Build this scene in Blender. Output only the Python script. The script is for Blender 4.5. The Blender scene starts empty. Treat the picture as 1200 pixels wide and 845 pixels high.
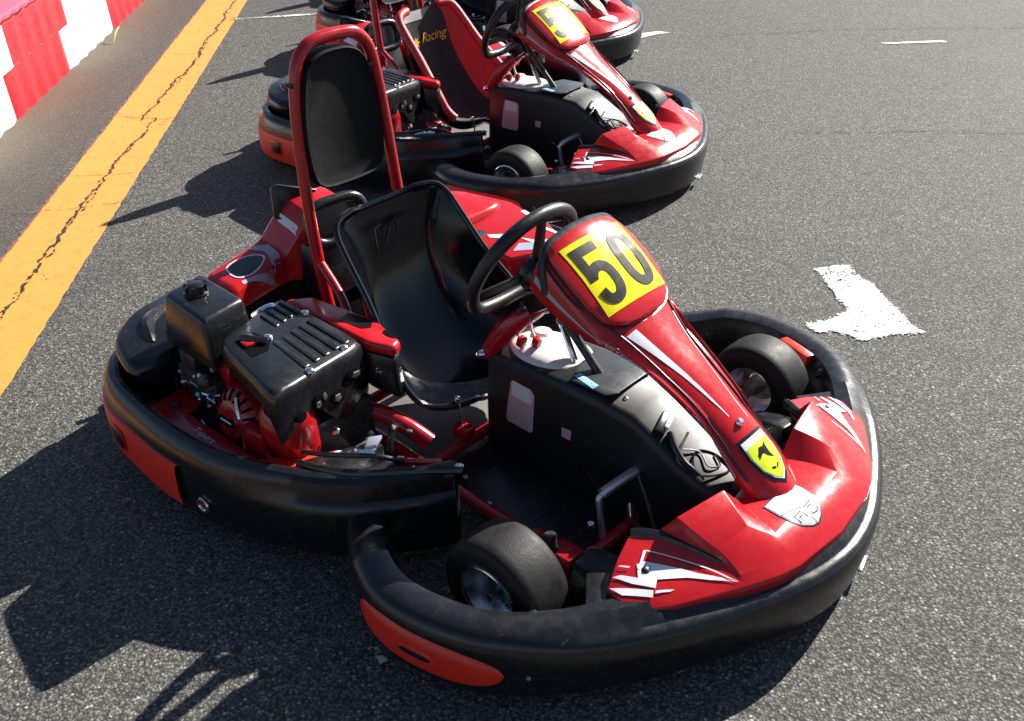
import bpy, bmesh, math, random
from mathutils import Vector, Matrix
from mathutils.bvhtree import BVHTree

random.seed(7)
S = bpy.context.scene
COL = S.collection
V = Vector
rad = math.radians

# ------------------------------------------------------------------ camera
F_PX, PITCH, ROLL, CAM_H = 1198.0, rad(31.29), rad(-1.60), 1.647
cam_d = bpy.data.cameras.new('camera')
cam = bpy.data.objects.new('camera', cam_d)
COL.objects.link(cam)
fw = V((0, math.cos(PITCH), -math.sin(PITCH)))
up0 = V((0, math.sin(PITCH), math.cos(PITCH)))
rt0 = V((1, 0, 0))
rt = rt0 * math.cos(ROLL) + up0 * math.sin(ROLL)
up = up0 * math.cos(ROLL) - rt0 * math.sin(ROLL)
M = Matrix((rt, up, -fw)).transposed().to_4x4()
M.translation = V((0, 0, CAM_H))
cam.matrix_world = M
cam_d.sensor_fit = 'HORIZONTAL'
cam_d.sensor_width = 36.0
cam_d.lens = 36.0 * F_PX / 1200.0
cam_d.clip_start = 0.05
cam_d.clip_end = 600
S.camera = cam

# ------------------------------------------------------------------ light
SH = V((-1.09, -1.07, -1.0))          # direction sunlight travels
SUN_EL = math.atan2(1.0, math.hypot(SH.x, SH.y))
SUN_AZ = math.atan2(-SH.x, -SH.y)     # clockwise from +Y
w = bpy.data.worlds.new('World')
S.world = w
w.use_nodes = True
nt = w.node_tree
sky = nt.nodes.new('ShaderNodeTexSky')
sky.sky_type = 'NISHITA'
sky.sun_disc = False
sky.sun_elevation = SUN_EL
sky.sun_rotation = SUN_AZ
sky.air_density = 0.8
sky.dust_density = 0.6
bg = nt.nodes['Background']
nt.links.new(sky.outputs[0], bg.inputs[0])
bg.inputs[1].default_value = 0.05
sun_d = bpy.data.lights.new('sun', 'SUN')
sun_d.energy = 5.0
sun_d.angle = rad(0.5)
sun_d.color = (1.0, 0.955, 0.88)
sun = bpy.data.objects.new('sun', sun_d)
COL.objects.link(sun)
sun.rotation_euler = SH.normalized().to_track_quat('-Z', 'Y').to_euler()
S.view_settings.view_transform = 'Standard'
S.view_settings.look = 'None'
S.view_settings.exposure = 1.25
S.view_settings.gamma = 1.0
S.view_settings.use_curve_mapping = False

# ------------------------------------------------------------------ materials
MATS = {}

def nodes_of(name):
    m = bpy.data.materials.new(name)
    m.use_nodes = True
    t = m.node_tree
    return m, t, t.nodes['Principled BSDF']

def lk(t, a, b): t.links.new(a, b)

def noise(t, scale, detail=4, rough=0.55, vec=None, dim='3D'):
    n = t.nodes.new('ShaderNodeTexNoise')
    n.inputs['Scale'].default_value = scale
    n.inputs['Detail'].default_value = detail
    n.inputs['Roughness'].default_value = rough
    if vec is not None: lk(t, vec, n.inputs['Vector'])
    return n

def ramp(t, fac, stops):
    r = t.nodes.new('ShaderNodeValToRGB')
    e = r.color_ramp.elements
    while len(e) < len(stops): e.new(0.5)
    for i, (p, c) in enumerate(stops):
        e[i].position = p
        e[i].color = (c, c, c, 1) if not hasattr(c, '__len__') else tuple(c) + (1,)
    lk(t, fac, r.inputs[0])
    return r

def mix(t, fac, a, b, mode='MIX'):
    m = t.nodes.new('ShaderNodeMix')
    m.data_type = 'RGBA'
    m.blend_type = mode
    for sock, val in ((m.inputs[0], fac), (m.inputs[6], a), (m.inputs[7], b)):
        if hasattr(val, 'links') or hasattr(val, 'is_linked'):
            lk(t, val, sock)
        elif hasattr(val, '__len__'):
            sock.default_value = tuple(val) + ((1,) if len(val) == 3 else ())
        else:
            sock.default_value = val
    return m.outputs[2]

def math_n(t, op, a, b=None):
    m = t.nodes.new('ShaderNodeMath')
    m.operation = op
    for i, v in enumerate((a, b)):
        if v is None: continue
        if hasattr(v, 'is_linked'): lk(t, v, m.inputs[i])
        else: m.inputs[i].default_value = v
    return m.outputs[0]

def simple(name, col, rough, metal=0.0, coat=0.0, var=0.12, bump=0.0, bscale=250, dust=0.0, spec=0.5, rvar=0.1, dustcol=(0.28, 0.25, 0.21), scuff=0.0, scuffcol=(0.09, 0.09, 0.09)):
    """plastic, paint or metal with uneven tone, uneven gloss, fine relief and settled dust"""
    m, t, b = nodes_of(name)
    tc = t.nodes.new('ShaderNodeTexCoord')
    n1 = noise(t, 7, 5, 0.6, tc.outputs['Object'])
    lo = tuple(c * (1 - var) for c in col)
    hi = tuple(min(1, c * (1 + var)) for c in col)
    c = mix(t, n1.outputs[0], lo, hi)
    n2 = noise(t, 38, 6, 0.7, tc.outputs['Object'])
    if dust > 0:
        dm = ramp(t, n2.outputs[0], [(0.42, 0.0), (0.78, dust)])
        c = mix(t, dm.outputs[0], c, dustcol)
    if scuff > 0:
        for q, (sc, rot) in enumerate((((3, 90, 60), (0.1, 0.25, 0.3)), ((90, 4, 70), (0.3, -0.2, 0.15)), ((40, 40, 5), (0.2, 0.5, 0.0)))):
            mp = t.nodes.new('ShaderNodeMapping'); mp.inputs['Scale'].default_value = sc; mp.inputs['Rotation'].default_value = rot
            lk(t, tc.outputs['Object'], mp.inputs[0])
            sn = noise(t, 1.0, 5, 0.75, mp.outputs[0])
            ar = noise(t, 5.0 + q, 3, 0.6, tc.outputs['Object'])
            sm = math_n(t, 'MULTIPLY', ramp(t, sn.outputs[0], [(0.62, 0.0), (0.70, 1.0)]).outputs[0], ramp(t, ar.outputs[0], [(0.5, 0.0), (0.66, scuff)]).outputs[0])
            c = mix(t, sm, c, scuffcol)
    lk(t, c, b.inputs['Base Color'])
    rr = ramp(t, n2.outputs[0], [(0.3, max(0.02, rough - rvar)), (0.75, min(1, rough + rvar))])
    lk(t, rr.outputs[0], b.inputs['Roughness'])
    b.inputs['Metallic'].default_value = metal
    b.inputs['Specular IOR Level'].default_value = spec
    b.inputs['Coat Weight'].default_value = coat
    b.inputs['Coat Roughness'].default_value = 0.08
    if bump > 0:
        n3 = noise(t, bscale, 3, 0.6, tc.outputs['Object'])
        bp = t.nodes.new('ShaderNodeBump')
        bp.inputs['Strength'].default_value = bump
        bp.inputs['Distance'].default_value = 0.002
        lk(t, n3.outputs[0], bp.inputs['Height'])
        lk(t, bp.outputs[0], b.inputs['Normal'])
    MATS[name] = m
    return m

simple('red_plastic', (0.46, 0.010, 0.014), 0.2, coat=0.0, bump=0.035, bscale=60, dust=0.02, var=0.05, rvar=0.05, scuff=0.2, scuffcol=(0.5, 0.12, 0.12))
simple('red_paint', (0.42, 0.008, 0.014), 0.24, coat=0.1, bump=0.05, dust=0.04, var=0.06)
simple('orange_red_plastic', (0.72, 0.028, 0.012), 0.36, dust=0.04, bump=0.1, scuff=0.5, scuffcol=(0.75, 0.2, 0.15))
simple('engine_red', (0.36, 0.005, 0.009), 0.26, coat=0.2, dust=0.05)
simple('black_plastic', (0.0075, 0.008, 0.010), 0.27, bump=0.08, bscale=320, dust=0.025, rvar=0.07, scuff=0.5)
simple('satin_black', (0.0085, 0.009, 0.011), 0.27, bump=0.10, bscale=420, dust=0.03, rvar=0.08, scuff=0.8)
simple('seat_shell', (0.0035, 0.0045, 0.008), 0.14, coat=0.0, bump=0.03, bscale=20, dust=0.015, rvar=0.05, spec=0.34)
simple('rubber', (0.0065, 0.0065, 0.007), 0.6, bump=0.3, bscale=160, dust=0.035, spec=0.3)
simple('soft_grip', (0.011, 0.011, 0.012), 0.42, bump=0.25, bscale=500)
simple('padding', (0.0065, 0.007, 0.008), 0.65, bump=0.25, bscale=700, dust=0.02, spec=0.12)
simple('chrome', (0.80, 0.81, 0.83), 0.2, metal=1.0, bump=0.05)
simple('rim_alloy', (0.80, 0.80, 0.80), 0.30, metal=1.0, bump=0.05, dust=0.03)
simple('satin_chrome', (0.85, 0.86, 0.88), 0.48, metal=1.0, bump=0.03)
simple('console_black', (0.010, 0.0105, 0.012), 0.46, bump=0.10, bscale=420, dust=0.03, rvar=0.05, scuff=0.4)
simple('steel', (0.42, 0.42, 0.43), 0.38, metal=1.0, dust=0.15)
simple('cast_alloy', (0.20, 0.20, 0.20), 0.5, metal=0.8, bump=0.3, dust=0.3)
simple('dark_metal', (0.035, 0.035, 0.038), 0.5, metal=0.5, bump=0.2, dust=0.25)
simple('yellow_vinyl', (0.80, 0.70, 0.008), 0.2, coat=0.0, var=0.04, dust=0.02, rvar=0.03)
simple('lime_vinyl', (0.62, 0.74, 0.025), 0.28, coat=0.0, var=0.06)
simple('white_vinyl', (0.74, 0.76, 0.80), 0.28, coat=0.0, var=0.05, dust=0.04)
simple('grey_vinyl', (0.34, 0.37, 0.46), 0.3, coat=0.3, var=0.08)
simple('black_vinyl', (0.010, 0.009, 0.009), 0.22, coat=0.0, var=0.2, rvar=0.03)
simple('blue_vinyl', (0.20, 0.55, 0.85), 0.35, coat=0.2, var=0.05)
simple('tank_plastic', (0.72, 0.68, 0.66), 0.4, var=0.06, dust=0.12)
simple('pink_tank', (0.62, 0.36, 0.36), 0.4, var=0.22)
simple('grey_floor', (0.16, 0.16, 0.155), 0.5, metal=0.1, dust=0.3)
simple('cloth_black', (0.014, 0.014, 0.016), 0.6, bump=0.5, bscale=600, dust=0.06)
simple('cloth_grey', (0.42, 0.42, 0.42), 0.7, bump=0.4, bscale=600)
simple('cloth_red', (0.50, 0.014, 0.022), 0.5, bump=0.4, bscale=300, dust=0.08)
simple('yellow_thread', (0.70, 0.45, 0.03), 0.6)
simple('barrier_red', (0.78, 0.018, 0.03), 0.4, var=0.08, dust=0.10, bump=0.1)
simple('barrier_white', (0.74, 0.74, 0.73), 0.45, var=0.03, dust=0.06, bump=0.1)
simple('sunlit_red', (0.82, 0.10, 0.17), 0.45, var=0.1, dust=0.1)  # barrier red lightened to pink: sun on the flat top put into the colour
simple('old_paint', (0.20, 0.065, 0.035), 0.8, var=0.4, dust=0.4)
simple('charcoal_lid', (0.045, 0.050, 0.056), 0.36, bump=0.1, dust=0.03)
simple('matte_black', (0.006, 0.0055, 0.005), 0.45, var=0.2, dust=0.01, spec=0.15)
simple('void', (0.002, 0.002, 0.002), 0.9, spec=0.05)
simple('crack_fill', (0.018, 0.017, 0.016), 0.9)
simple('straw', (0.55, 0.42, 0.2), 0.7)
simple('stone', (0.30, 0.28, 0.22), 0.8, bump=0.5, bscale=120, dust=0.2)

def asphalt_material():
    m, t, b = nodes_of('asphalt')
    tc = t.nodes.new('ShaderNodeTexCoord')
    P = tc.outputs['Object']
    v1 = t.nodes.new('ShaderNodeTexVoronoi'); v1.inputs['Scale'].default_value = 145; lk(t, P, v1.inputs['Vector'])
    v2 = t.nodes.new('ShaderNodeTexVoronoi'); v2.inputs['Scale'].default_value = 265; lk(t, P, v2.inputs['Vector'])
    big = noise(t, 0.9, 5, 0.6, P)
    mid = noise(t, 14, 5, 0.65, P)
    # per-stone tone
    sep = t.nodes.new('ShaderNodeSeparateColor'); lk(t, v1.outputs['Color'], sep.inputs[0])
    tone = ramp(t, sep.outputs[0], [(0.0, 0.034), (0.42, 0.076), (0.70, 0.118), (0.88, 0.170), (0.965, 0.28), (1.0, 0.50)])
    sep2 = t.nodes.new('ShaderNodeSeparateColor'); lk(t, v2.outputs['Color'], sep2.inputs[0])
    tone2 = ramp(t, sep2.outputs[1], [(0.0, 0.034), (0.50, 0.080), (0.86, 0.15), (1.0, 0.36)])
    c = mix(t, 0.45, tone.outputs[0], tone2.outputs[0])
    # binder between stones
    gap = ramp(t, v1.outputs['Distance'], [(0.34, 0.0), (0.75, 1.0)])
    c = mix(t, gap.outputs[0], c, (0.030, 0.030, 0.031))
    c = mix(t, 1.0, c, mix(t, big.outputs[0], (1.02, 0.985, 0.92), (1.42, 1.36, 1.25)), 'MULTIPLY')
    c = mix(t, 1.0, c, mix(t, mid.outputs[0], (0.78, 0.78, 0.78), (1.22, 1.21, 1.18)), 'MULTIPLY')
    st = noise(t, 0.35, 6, 0.7, P)
    stm = ramp(t, st.outputs[0], [(0.40, 0.0), (0.50, 0.0), (0.62, 0.30)])
    c = mix(t, stm.outputs[0], c, (0.045, 0.044, 0.042))
    # brown, dusty strip along the barrier side of the yellow line
    sx = t.nodes.new('ShaderNodeSeparateXYZ'); lk(t, P, sx.inputs[0])
    d = math_n(t, 'ADD', sx.outputs[0], math_n(t, 'MULTIPLY', sx.outputs[1], 0.0713))
    wob = noise(t, 1.6, 5, 0.65, P)
    d2 = math_n(t, 'ADD', d, math_n(t, 'MULTIPLY', math_n(t, 'SUBTRACT', wob.outputs[0], 0.5), 0.25))
    nb = math_n(t, 'MULTIPLY', d2, -1.0)
    dirt = ramp(t, math_n(t, 'MULTIPLY', math_n(t, 'SUBTRACT', nb, 1.66), 1.0), [(0.0, 0.0), (0.06, 0.55), (0.3, 0.72), (0.5, 0.9), (1.0, 0.9)])
    fine = noise(t, 230, 4, 0.7, P)
    dark = ramp(t, math_n(t, 'SUBTRACT', nb, 1.66), [(0.0, (0.062, 0.047, 0.039)), (0.22, (0.085, 0.066, 0.052)), (0.42, (0.125, 0.104, 0.072)), (0.6, (0.14, 0.12, 0.088))])
    dc = mix(t, 1.0, dark.outputs[0], mix(t, fine.outputs[0], (0.25, 0.25, 0.25), (1.75, 1.72, 1.62)), 'MULTIPLY')
    c = mix(t, math_n(t, 'MULTIPLY', dirt.outputs[0], 0.85), c, dc)
    lk(t, c, b.inputs['Base Color'])
    b.inputs['Roughness'].default_value = 0.82
    b.inputs['Specular IOR Level'].default_value = 0.3
    h = math_n(t, 'ADD', math_n(t, 'MULTIPLY', v1.outputs['Distance'], -1.0), math_n(t, 'MULTIPLY', v2.outputs['Distance'], -0.45))
    h = math_n(t, 'ADD', h, math_n(t, 'MULTIPLY', sep.outputs[1], 0.45))
    bp = t.nodes.new('ShaderNodeBump')
    bp.inputs['Strength'].default_value = 0.55
    bp.inputs['Distance'].default_value = 0.0035
    lk(t, h, bp.inputs['Height'])
    lk(t, bp.outputs[0], b.inputs['Normal'])
    MATS['asphalt'] = m

def paint_material(name, col, worn, seed, edge_scale=60):
    """road paint: chipped through to the stones under it, which show as dark pits"""
    m, t, b = nodes_of(name)
    tc = t.nodes.new('ShaderNodeTexCoord')
    P = tc.outputs['Object']
    mp = t.nodes.new('ShaderNodeMapping'); mp.inputs['Location'].default_value = (seed, seed * .7, 0); lk(t, P, mp.inputs[0])
    a = noise(t, 3.5, 6, 0.7, mp.outputs[0])
    f = noise(t, edge_scale, 5, 0.75, mp.outputs[0])
    s = math_n(t, 'ADD', math_n(t, 'MULTIPLY', a.outputs[0], 0.5), math_n(t, 'MULTIPLY', f.outputs[0], 0.5))
    at = t.nodes.new('ShaderNodeAttribute'); at.attribute_name = 'edge'
    s = math_n(t, 'SUBTRACT', s, math_n(t, 'MULTIPLY', at.outputs['Fac'], 0.20))
    chip = ramp(t, s, [(worn - 0.012, 1.0), (worn + 0.012, 0.0)])
    tone = noise(t, 5, 5, 0.6, P)
    c0 = mix(t, tone.outputs[0], tuple(x * 0.86 for x in col), tuple(min(1, x * 1.08) for x in col))
    grain = noise(t, 260, 3, 0.6, P)
    c0 = mix(t, 1.0, c0, mix(t, grain.outputs[0], (0.78, 0.78, 0.78), (1.16, 1.16, 1.16)), 'MULTIPLY')
    dirt = noise(t, 22, 6, 0.75, mp.outputs[0])
    dm = ramp(t, dirt.outputs[0], [(0.50, 0.0), (0.72, 0.45)])
    lk(t, mix(t, dm.outputs[0], c0, tuple(x * 0.35 + 0.02 for x in col)), b.inputs['Base Color'])
    tr = t.nodes.new('ShaderNodeBsdfTransparent')
    ms = t.nodes.new('ShaderNodeMixShader')
    lk(t, chip.outputs[0], ms.inputs[0]); lk(t, b.outputs[0], ms.inputs[1]); lk(t, tr.outputs[0], ms.inputs[2])
    lk(t, ms.outputs[0], t.nodes['Material Output'].inputs['Surface'])
    b.inputs['Roughness'].default_value = 0.65
    v = t.nodes.new('ShaderNodeTexVoronoi'); v.inputs['Scale'].default_value = 125; lk(t, P, v.inputs['Vector'])
    bp = t.nodes.new('ShaderNodeBump'); bp.inputs['Strength'].default_value = 0.35; bp.inputs['Distance'].default_value = 0.003
    h = math_n(t, 'SUBTRACT', math_n(t, 'MULTIPLY', v.outputs['Distance'], -0.6), chip.outputs[0])
    lk(t, h, bp.inputs['Height']); lk(t, bp.outputs[0], b.inputs['Normal'])
    MATS[name] = m

asphalt_material()
paint_material('yellow_paint', (0.77, 0.295, 0.050), 0.38, 3.0)
paint_material('white_paint', (0.78, 0.77, 0.75), 0.45, 9.0, 90)
paint_material('worn_white_paint', (0.62, 0.61, 0.58), 0.48, 17.0)
paint_material('worn_yellow_paint', (0.50, 0.42, 0.12), 0.52, 23.0)

# ------------------------------------------------------------------ mesh helpers
def obj(name, verts, faces, mat, parent=None, smooth=True, angle=38, bevel=0.0, bseg=2, bang=30, label=None):
    bm = bmesh.new()
    vs = [bm.verts.new(v) for v in verts]
    for f in faces:
        try: bm.faces.new([vs[i] for i in f])
        except ValueError: pass
    return obj_bm(name, bm, mat, parent, smooth, angle, bevel, bseg, bang, label)

def obj_bm(name, bm, mat, parent=None, smooth=True, angle=38, bevel=0.0, bseg=2, bang=30, label=None, recalc=True):
    bmesh.ops.remove_doubles(bm, verts=bm.verts, dist=1e-5)
    if recalc: bmesh.ops.recalc_face_normals(bm, faces=bm.faces)
    if bevel > 0:
        es = [e for e in bm.edges if len(e.link_faces) == 2 and e.calc_face_angle(0) > rad(bang)]
        bmesh.ops.bevel(bm, geom=es, offset=bevel, segments=bseg, affect='EDGES', profile=0.5, clamp_overlap=True)
    me = bpy.data.meshes.new(name)
    bm.to_mesh(me); bm.free()
    me.materials.append(MATS[mat])
    if smooth:
        me.shade_smooth()
        me.set_sharp_from_angle(angle=rad(angle))
    o = bpy.data.objects.new(name, me)
    COL.objects.link(o)
    if parent is not None: o.parent = parent
    if label: o['label'] = label
    return o

def crom(pts, n, closed=False):
    """Catmull-Rom resample of a list of tuples of any length"""
    P = [tuple(p) for p in pts]
    k = len(P)
    segs = k if closed else k - 1
    out = []
    tot = n if closed else n - 1
    for i in range(n):
        u = i / tot * segs
        s = min(int(u), segs - 1); f = u - s
        def g(j):
            return P[j % k] if closed else P[max(0, min(k - 1, j))]
        a, b, c, d = g(s - 1), g(s), g(s + 1), g(s + 2)
        out.append(tuple(0.5 * (2 * b[q] + (c[q] - a[q]) * f + (2 * a[q] - 5 * b[q] + 4 * c[q] - d[q]) * f * f + (3 * b[q] - a[q] - 3 * c[q] + d[q]) * f ** 3) for q in range(len(b))))
    return out

def grid_faces(nr, nc, close_r=False, close_c=False, base=0):
    F = []
    for i in range(nr if close_r else nr - 1):
        for j in range(nc if close_c else nc - 1):
            a = base + i * nc + j; b = base + i * nc + (j + 1) % nc
            c = base + ((i + 1) % nr) * nc + (j + 1) % nc; d = base + ((i + 1) % nr) * nc + j
            F.append((a, b, c, d))
    return F

def loft(rings, close_ring=True, close_path=False, cap=True):
    n = len(rings[0])
    vs = [tuple(p) for r in rings for p in r]
    F = grid_faces(len(rings), n, close_path, close_ring)
    if cap and close_ring and not close_path:
        F.append(tuple(range(n)))
        F.append(tuple((len(rings) - 1) * n + i for i in range(n)))
    return vs, F

def tube_geo(pts, r, seg=10, cap=True, closed=False):
    P = [V(p) for p in pts]
    n = len(P)
    rings = []
    prev = None
    for i in range(n):
        a = P[i - 1] if (i > 0 or closed) else P[i]
        b = P[(i + 1) % n] if (i < n - 1 or closed) else P[i]
        t = (b - a).normalized()
        if prev is None:
            x = t.orthogonal().normalized()
        else:
            x = (prev - t * prev.dot(t)).normalized()
        prev = x
        y = t.cross(x)
        rr = r[i] if hasattr(r, '__len__') else r
        rings.append([P[i] + (x * math.cos(2 * math.pi * k / seg) + y * math.sin(2 * math.pi * k / seg)) * rr for k in range(seg)])
    return loft(rings, True, closed, cap)

def merge(*geos):
    VV, FF = [], []
    for v, f in geos:
        o = len(VV)
        VV += list(v); FF += [tuple(i + o for i in q) for q in f]
    return VV, FF

def tube(name, pts, r, mat, parent, seg=10, n=None, closed=False, label=None):
    if n: pts = crom(pts, n, closed)
    v, f = tube_geo(pts, r, seg, True, closed)
    return obj(name, v, f, mat, parent, label=label)

def cyl_geo(p0, p1, r0, r1=None, seg=20):
    return tube_geo([p0, p1], [r0, r0 if r1 is None else r1], seg)

def revolve_geo(profile, c, axis, seg=32, closed=False):
    """profile: list of (radius, offset along axis)"""
    ax = V(axis).normalized(); x = ax.orthogonal().normalized(); y = ax.cross(x); c = V(c)
    rings = []
    for k in range(seg):
        a = 2 * math.pi * k / seg
        d = x * math.cos(a) + y * math.sin(a)
        rings.append([c + ax * o + d * r for r, o in profile])
    n = len(profile)
    vs = [p for r in rings for p in r]
    return vs, grid_faces(seg, n, True, closed)

def box_geo(c, s, rot=None):
    c = V(c)
    R = rot or Matrix.Identity(3)
    vs = [c + R @ V((x * s[0] / 2, y * s[1] / 2, z * s[2] / 2)) for x in (-1, 1) for y in (-1, 1) for z in (-1, 1)]
    F = [(0, 1, 3, 2), (4, 6, 7, 5), (0, 4, 5, 1), (2, 3, 7, 6), (0, 2, 6, 4), (1, 5, 7, 3)]
    return vs, F

def hexa_geo(bottom, top):
    """four bottom and four top corners, in order"""
    vs = [V(p) for p in bottom] + [V(p) for p in top]
    F = [(3, 2, 1, 0), (4, 5, 6, 7)] + [(i, (i + 1) % 4, 4 + (i + 1) % 4, 4 + i) for i in range(4)]
    return vs, F

def prism_geo(loop, d):
    """solid between a 3D loop and the same loop moved by d"""
    n = len(loop); d = V(d)
    vs = [V(p) for p in loop] + [V(p) + d for p in loop]
    return vs, [tuple(range(n))[::-1], tuple(range(n, 2 * n))] + [(i, (i + 1) % n, n + (i + 1) % n, n + i) for i in range(n)]

def bolt(name, c, axis, r, h, mat, parent):
    prof = [(0, h), (r * 0.55, h * 0.95), (r * 0.9, h * 0.6), (r, 0)]
    v, f = revolve_geo(prof, c, axis, 10)
    return obj(name, v, f, mat, parent)

def bvh_of(*objs):
    vs, ps = [], []
    for o in objs:
        k = len(vs)
        vs += [v.co.copy() for v in o.data.vertices]
        ps += [tuple(i + k for i in p.vertices) for p in o.data.polygons]
    return BVHTree.FromPolygons(vs, ps)

def decal(name, loops, frame, tree, mat, parent, off=0.0012, cell=0.015, label=None, thick=0.0):
    """flat print laid on a surface: 2D loops in a frame (origin, u, v), pressed along -n onto the surface"""
    o0, u, v = (V(a) for a in frame)
    nn = u.cross(v).normalized()
    bm = bmesh.new()
    for li, lp in enumerate(loops):
        bvs = [bm.verts.new((p[0], p[1], li * 3e-5)) for p in lp]
        try: bm.faces.new(bvs)
        except ValueError: pass
    bm.normal_update()
    bmesh.ops.triangulate(bm, faces=bm.faces[:], ngon_method='EAR_CLIP')
    xs = [x.co.x for x in bm.verts]; ys = [x.co.y for x in bm.verts]
    for lo, hi, ax in ((min(xs), max(xs), 0), (min(ys), max(ys), 1)):
        k = 1
        while lo + k * cell < hi:
            co = [0, 0, 0]; co[ax] = lo + k * cell
            no = [0, 0, 0]; no[ax] = 1
            bmesh.ops.bisect_plane(bm, geom=bm.verts[:] + bm.edges[:] + bm.faces[:], plane_co=co, plane_no=no)
            k += 1
    for x in bm.verts:
        dz = x.co.z
        p = o0 + u * x.co.x + v * x.co.y
        hit = tree.ray_cast(p + nn * 0.25, -nn, 0.6)
        if hit[0] is None:
            hit = tree.find_nearest(p)
        h, hn = hit[0], hit[1]
        if hn.dot(nn) < 0: hn = -hn
        x.co = h + (hn * 0.5 + nn * 0.5).normalized() * (off + dz)
    return obj_bm(name, bm, mat, parent, angle=60, label=label, recalc=False)

def stroke(pts, wd):
    """polyline of constant width as 2D quads joined with round-ish joints"""
    L, R = [], []
    n = len(pts)
    for i in range(n):
        a = V(pts[max(0, i - 1)]); b = V(pts[min(n - 1, i + 1)])
        t = (b - a).normalized(); nr = V((-t.y, t.x))
        p = V(pts[i])
        L.append(tuple(p + nr * wd / 2)); R.append(tuple(p - nr * wd / 2))
    return [[L[i], L[i + 1], R[i + 1], R[i]] for i in range(n - 1)]

def ring_quads(pts, wd):
    n = len(pts); A, B = [], []
    for i in range(n):
        t = (V(pts[(i + 1) % n]) - V(pts[i - 1])).normalized(); nr = V((-t.y, t.x)) * wd / 2
        A.append(tuple(V(pts[i]) + nr)); B.append(tuple(V(pts[i]) - nr))
    return [[A[i], A[(i + 1) % n], B[(i + 1) % n], B[i]] for i in range(n)]

def text_loops_mesh(s, size, shear=0.0):
    c = bpy.data.curves.new('lettering', 'FONT')
    c.body = s; c.size = size; c.shear = shear; c.align_x = 'LEFT'
    c.resolution_u = 3
    o = bpy.data.objects.new('lettering', c)
    COL.objects.link(o)
    dg = bpy.context.evaluated_depsgraph_get()
    me = bpy.data.meshes.new_from_object(o.evaluated_get(dg))
    loops = [[(me.vertices[i].co.x, me.vertices[i].co.y) for i in p.vertices] for p in me.polygons]
    bpy.data.objects.remove(o); bpy.data.curves.remove(c); bpy.data.meshes.remove(me)
    return loops

def ellipse(cx, cy, rx, ry, n=24, a0=0):
    return [(cx + rx * math.cos(2 * math.pi * i / n + a0), cy + ry * math.sin(2 * math.pi * i / n + a0)) for i in range(n)]

def mir(pts): return [(p[0], -p[1], p[2]) for p in pts]

def thing(name, label, cat, group=None, loc=(0, 0, 0), rz=0):
    o = bpy.data.objects.new(name, None)
    o.empty_display_size = 0.2
    COL.objects.link(o)
    o.location = loc; o.rotation_euler = (0, 0, rz)
    tag(o, label, cat, group)
    return o

def tag(o, label, cat, group=None):
    o['label'] = label; o['category'] = cat
    if group: o['group'] = group
    return o

def structure(o):
    o['kind'] = 'structure'
    return o

def dup(o, parent=None):
    c = o.copy(); COL.objects.link(c)
    c.parent = parent
    for ch in list(o.children): dup(ch, c)
    return c

# ------------------------------------------------------------------ setting
def ground():
    n = 60
    vs, F = [], []
    R = 90.0
    v = [(-R, -R, 0), (R, -R, 0), (R, R, 0), (-R, R, 0)]
    structure(obj('asphalt_ground', v, [(0, 1, 2, 3)], 'asphalt', smooth=False))

YL = lambda y: -1.67 - 0.0713 * (y - 0)     # left edge of the yellow line at world y
YR = lambda y: -1.345 - 0.0723 * (y - 0)

def ragged_band(name, mat, yl, yr, y0, y1, step, jag, z, seed):
    r = random.Random(seed)
    vs, F = [], []
    k = int((y1 - y0) / step)
    for i in range(k + 1):
        y = y0 + i * step
        vs.append((yl(y) + r.uniform(-jag, jag), y, z))
        vs.append((yr(y) + r.uniform(-jag, jag), y, z))
    for i in range(k): F.append((2 * i, 2 * i + 1, 2 * i + 3, 2 * i + 2))
    return structure(obj(name, vs, F, mat, smooth=False))

def crack(pts, wid, z, seed, step=0.012, gap=0.12):
    """jagged dark split, wandering and changing width along its length"""
    r = random.Random(seed)
    geos = []
    P = [V(p) for p in pts]
    L, Rr, cur = [], [], []
    wander = 0.0
    strips = []
    for a, b in zip(P[:-1], P[1:]):
        d = b - a; n = max(2, int(d.length / step)); t = d.normalized(); nr = V((-t.y, t.x))
        for i in range(n):
            wander = wander * 0.9 + r.uniform(-1, 1) * 0.007
            p = a + d * (i / n) + nr * wander
            ww = wid * (0.35 + 0.9 * r.random() ** 1.5)
            if r.random() < gap:
                if len(cur) > 1: strips.append(cur)
                cur = []
            cur.append((p + nr * ww / 2, p - nr * ww / 2))
    if len(cur) > 1: strips.append(cur)
    for s in strips:
        vs = [(q.x, q.y, z) for pr in s for q in pr]
        geos.append((vs, [(2 * i, 2 * i + 1, 2 * i + 3, 2 * i + 2) for i in range(len(s) - 1)]))
    v, f = merge(*geos)
    return structure(obj('pavement_crack', v, f, 'crack_fill', smooth=False))

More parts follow.
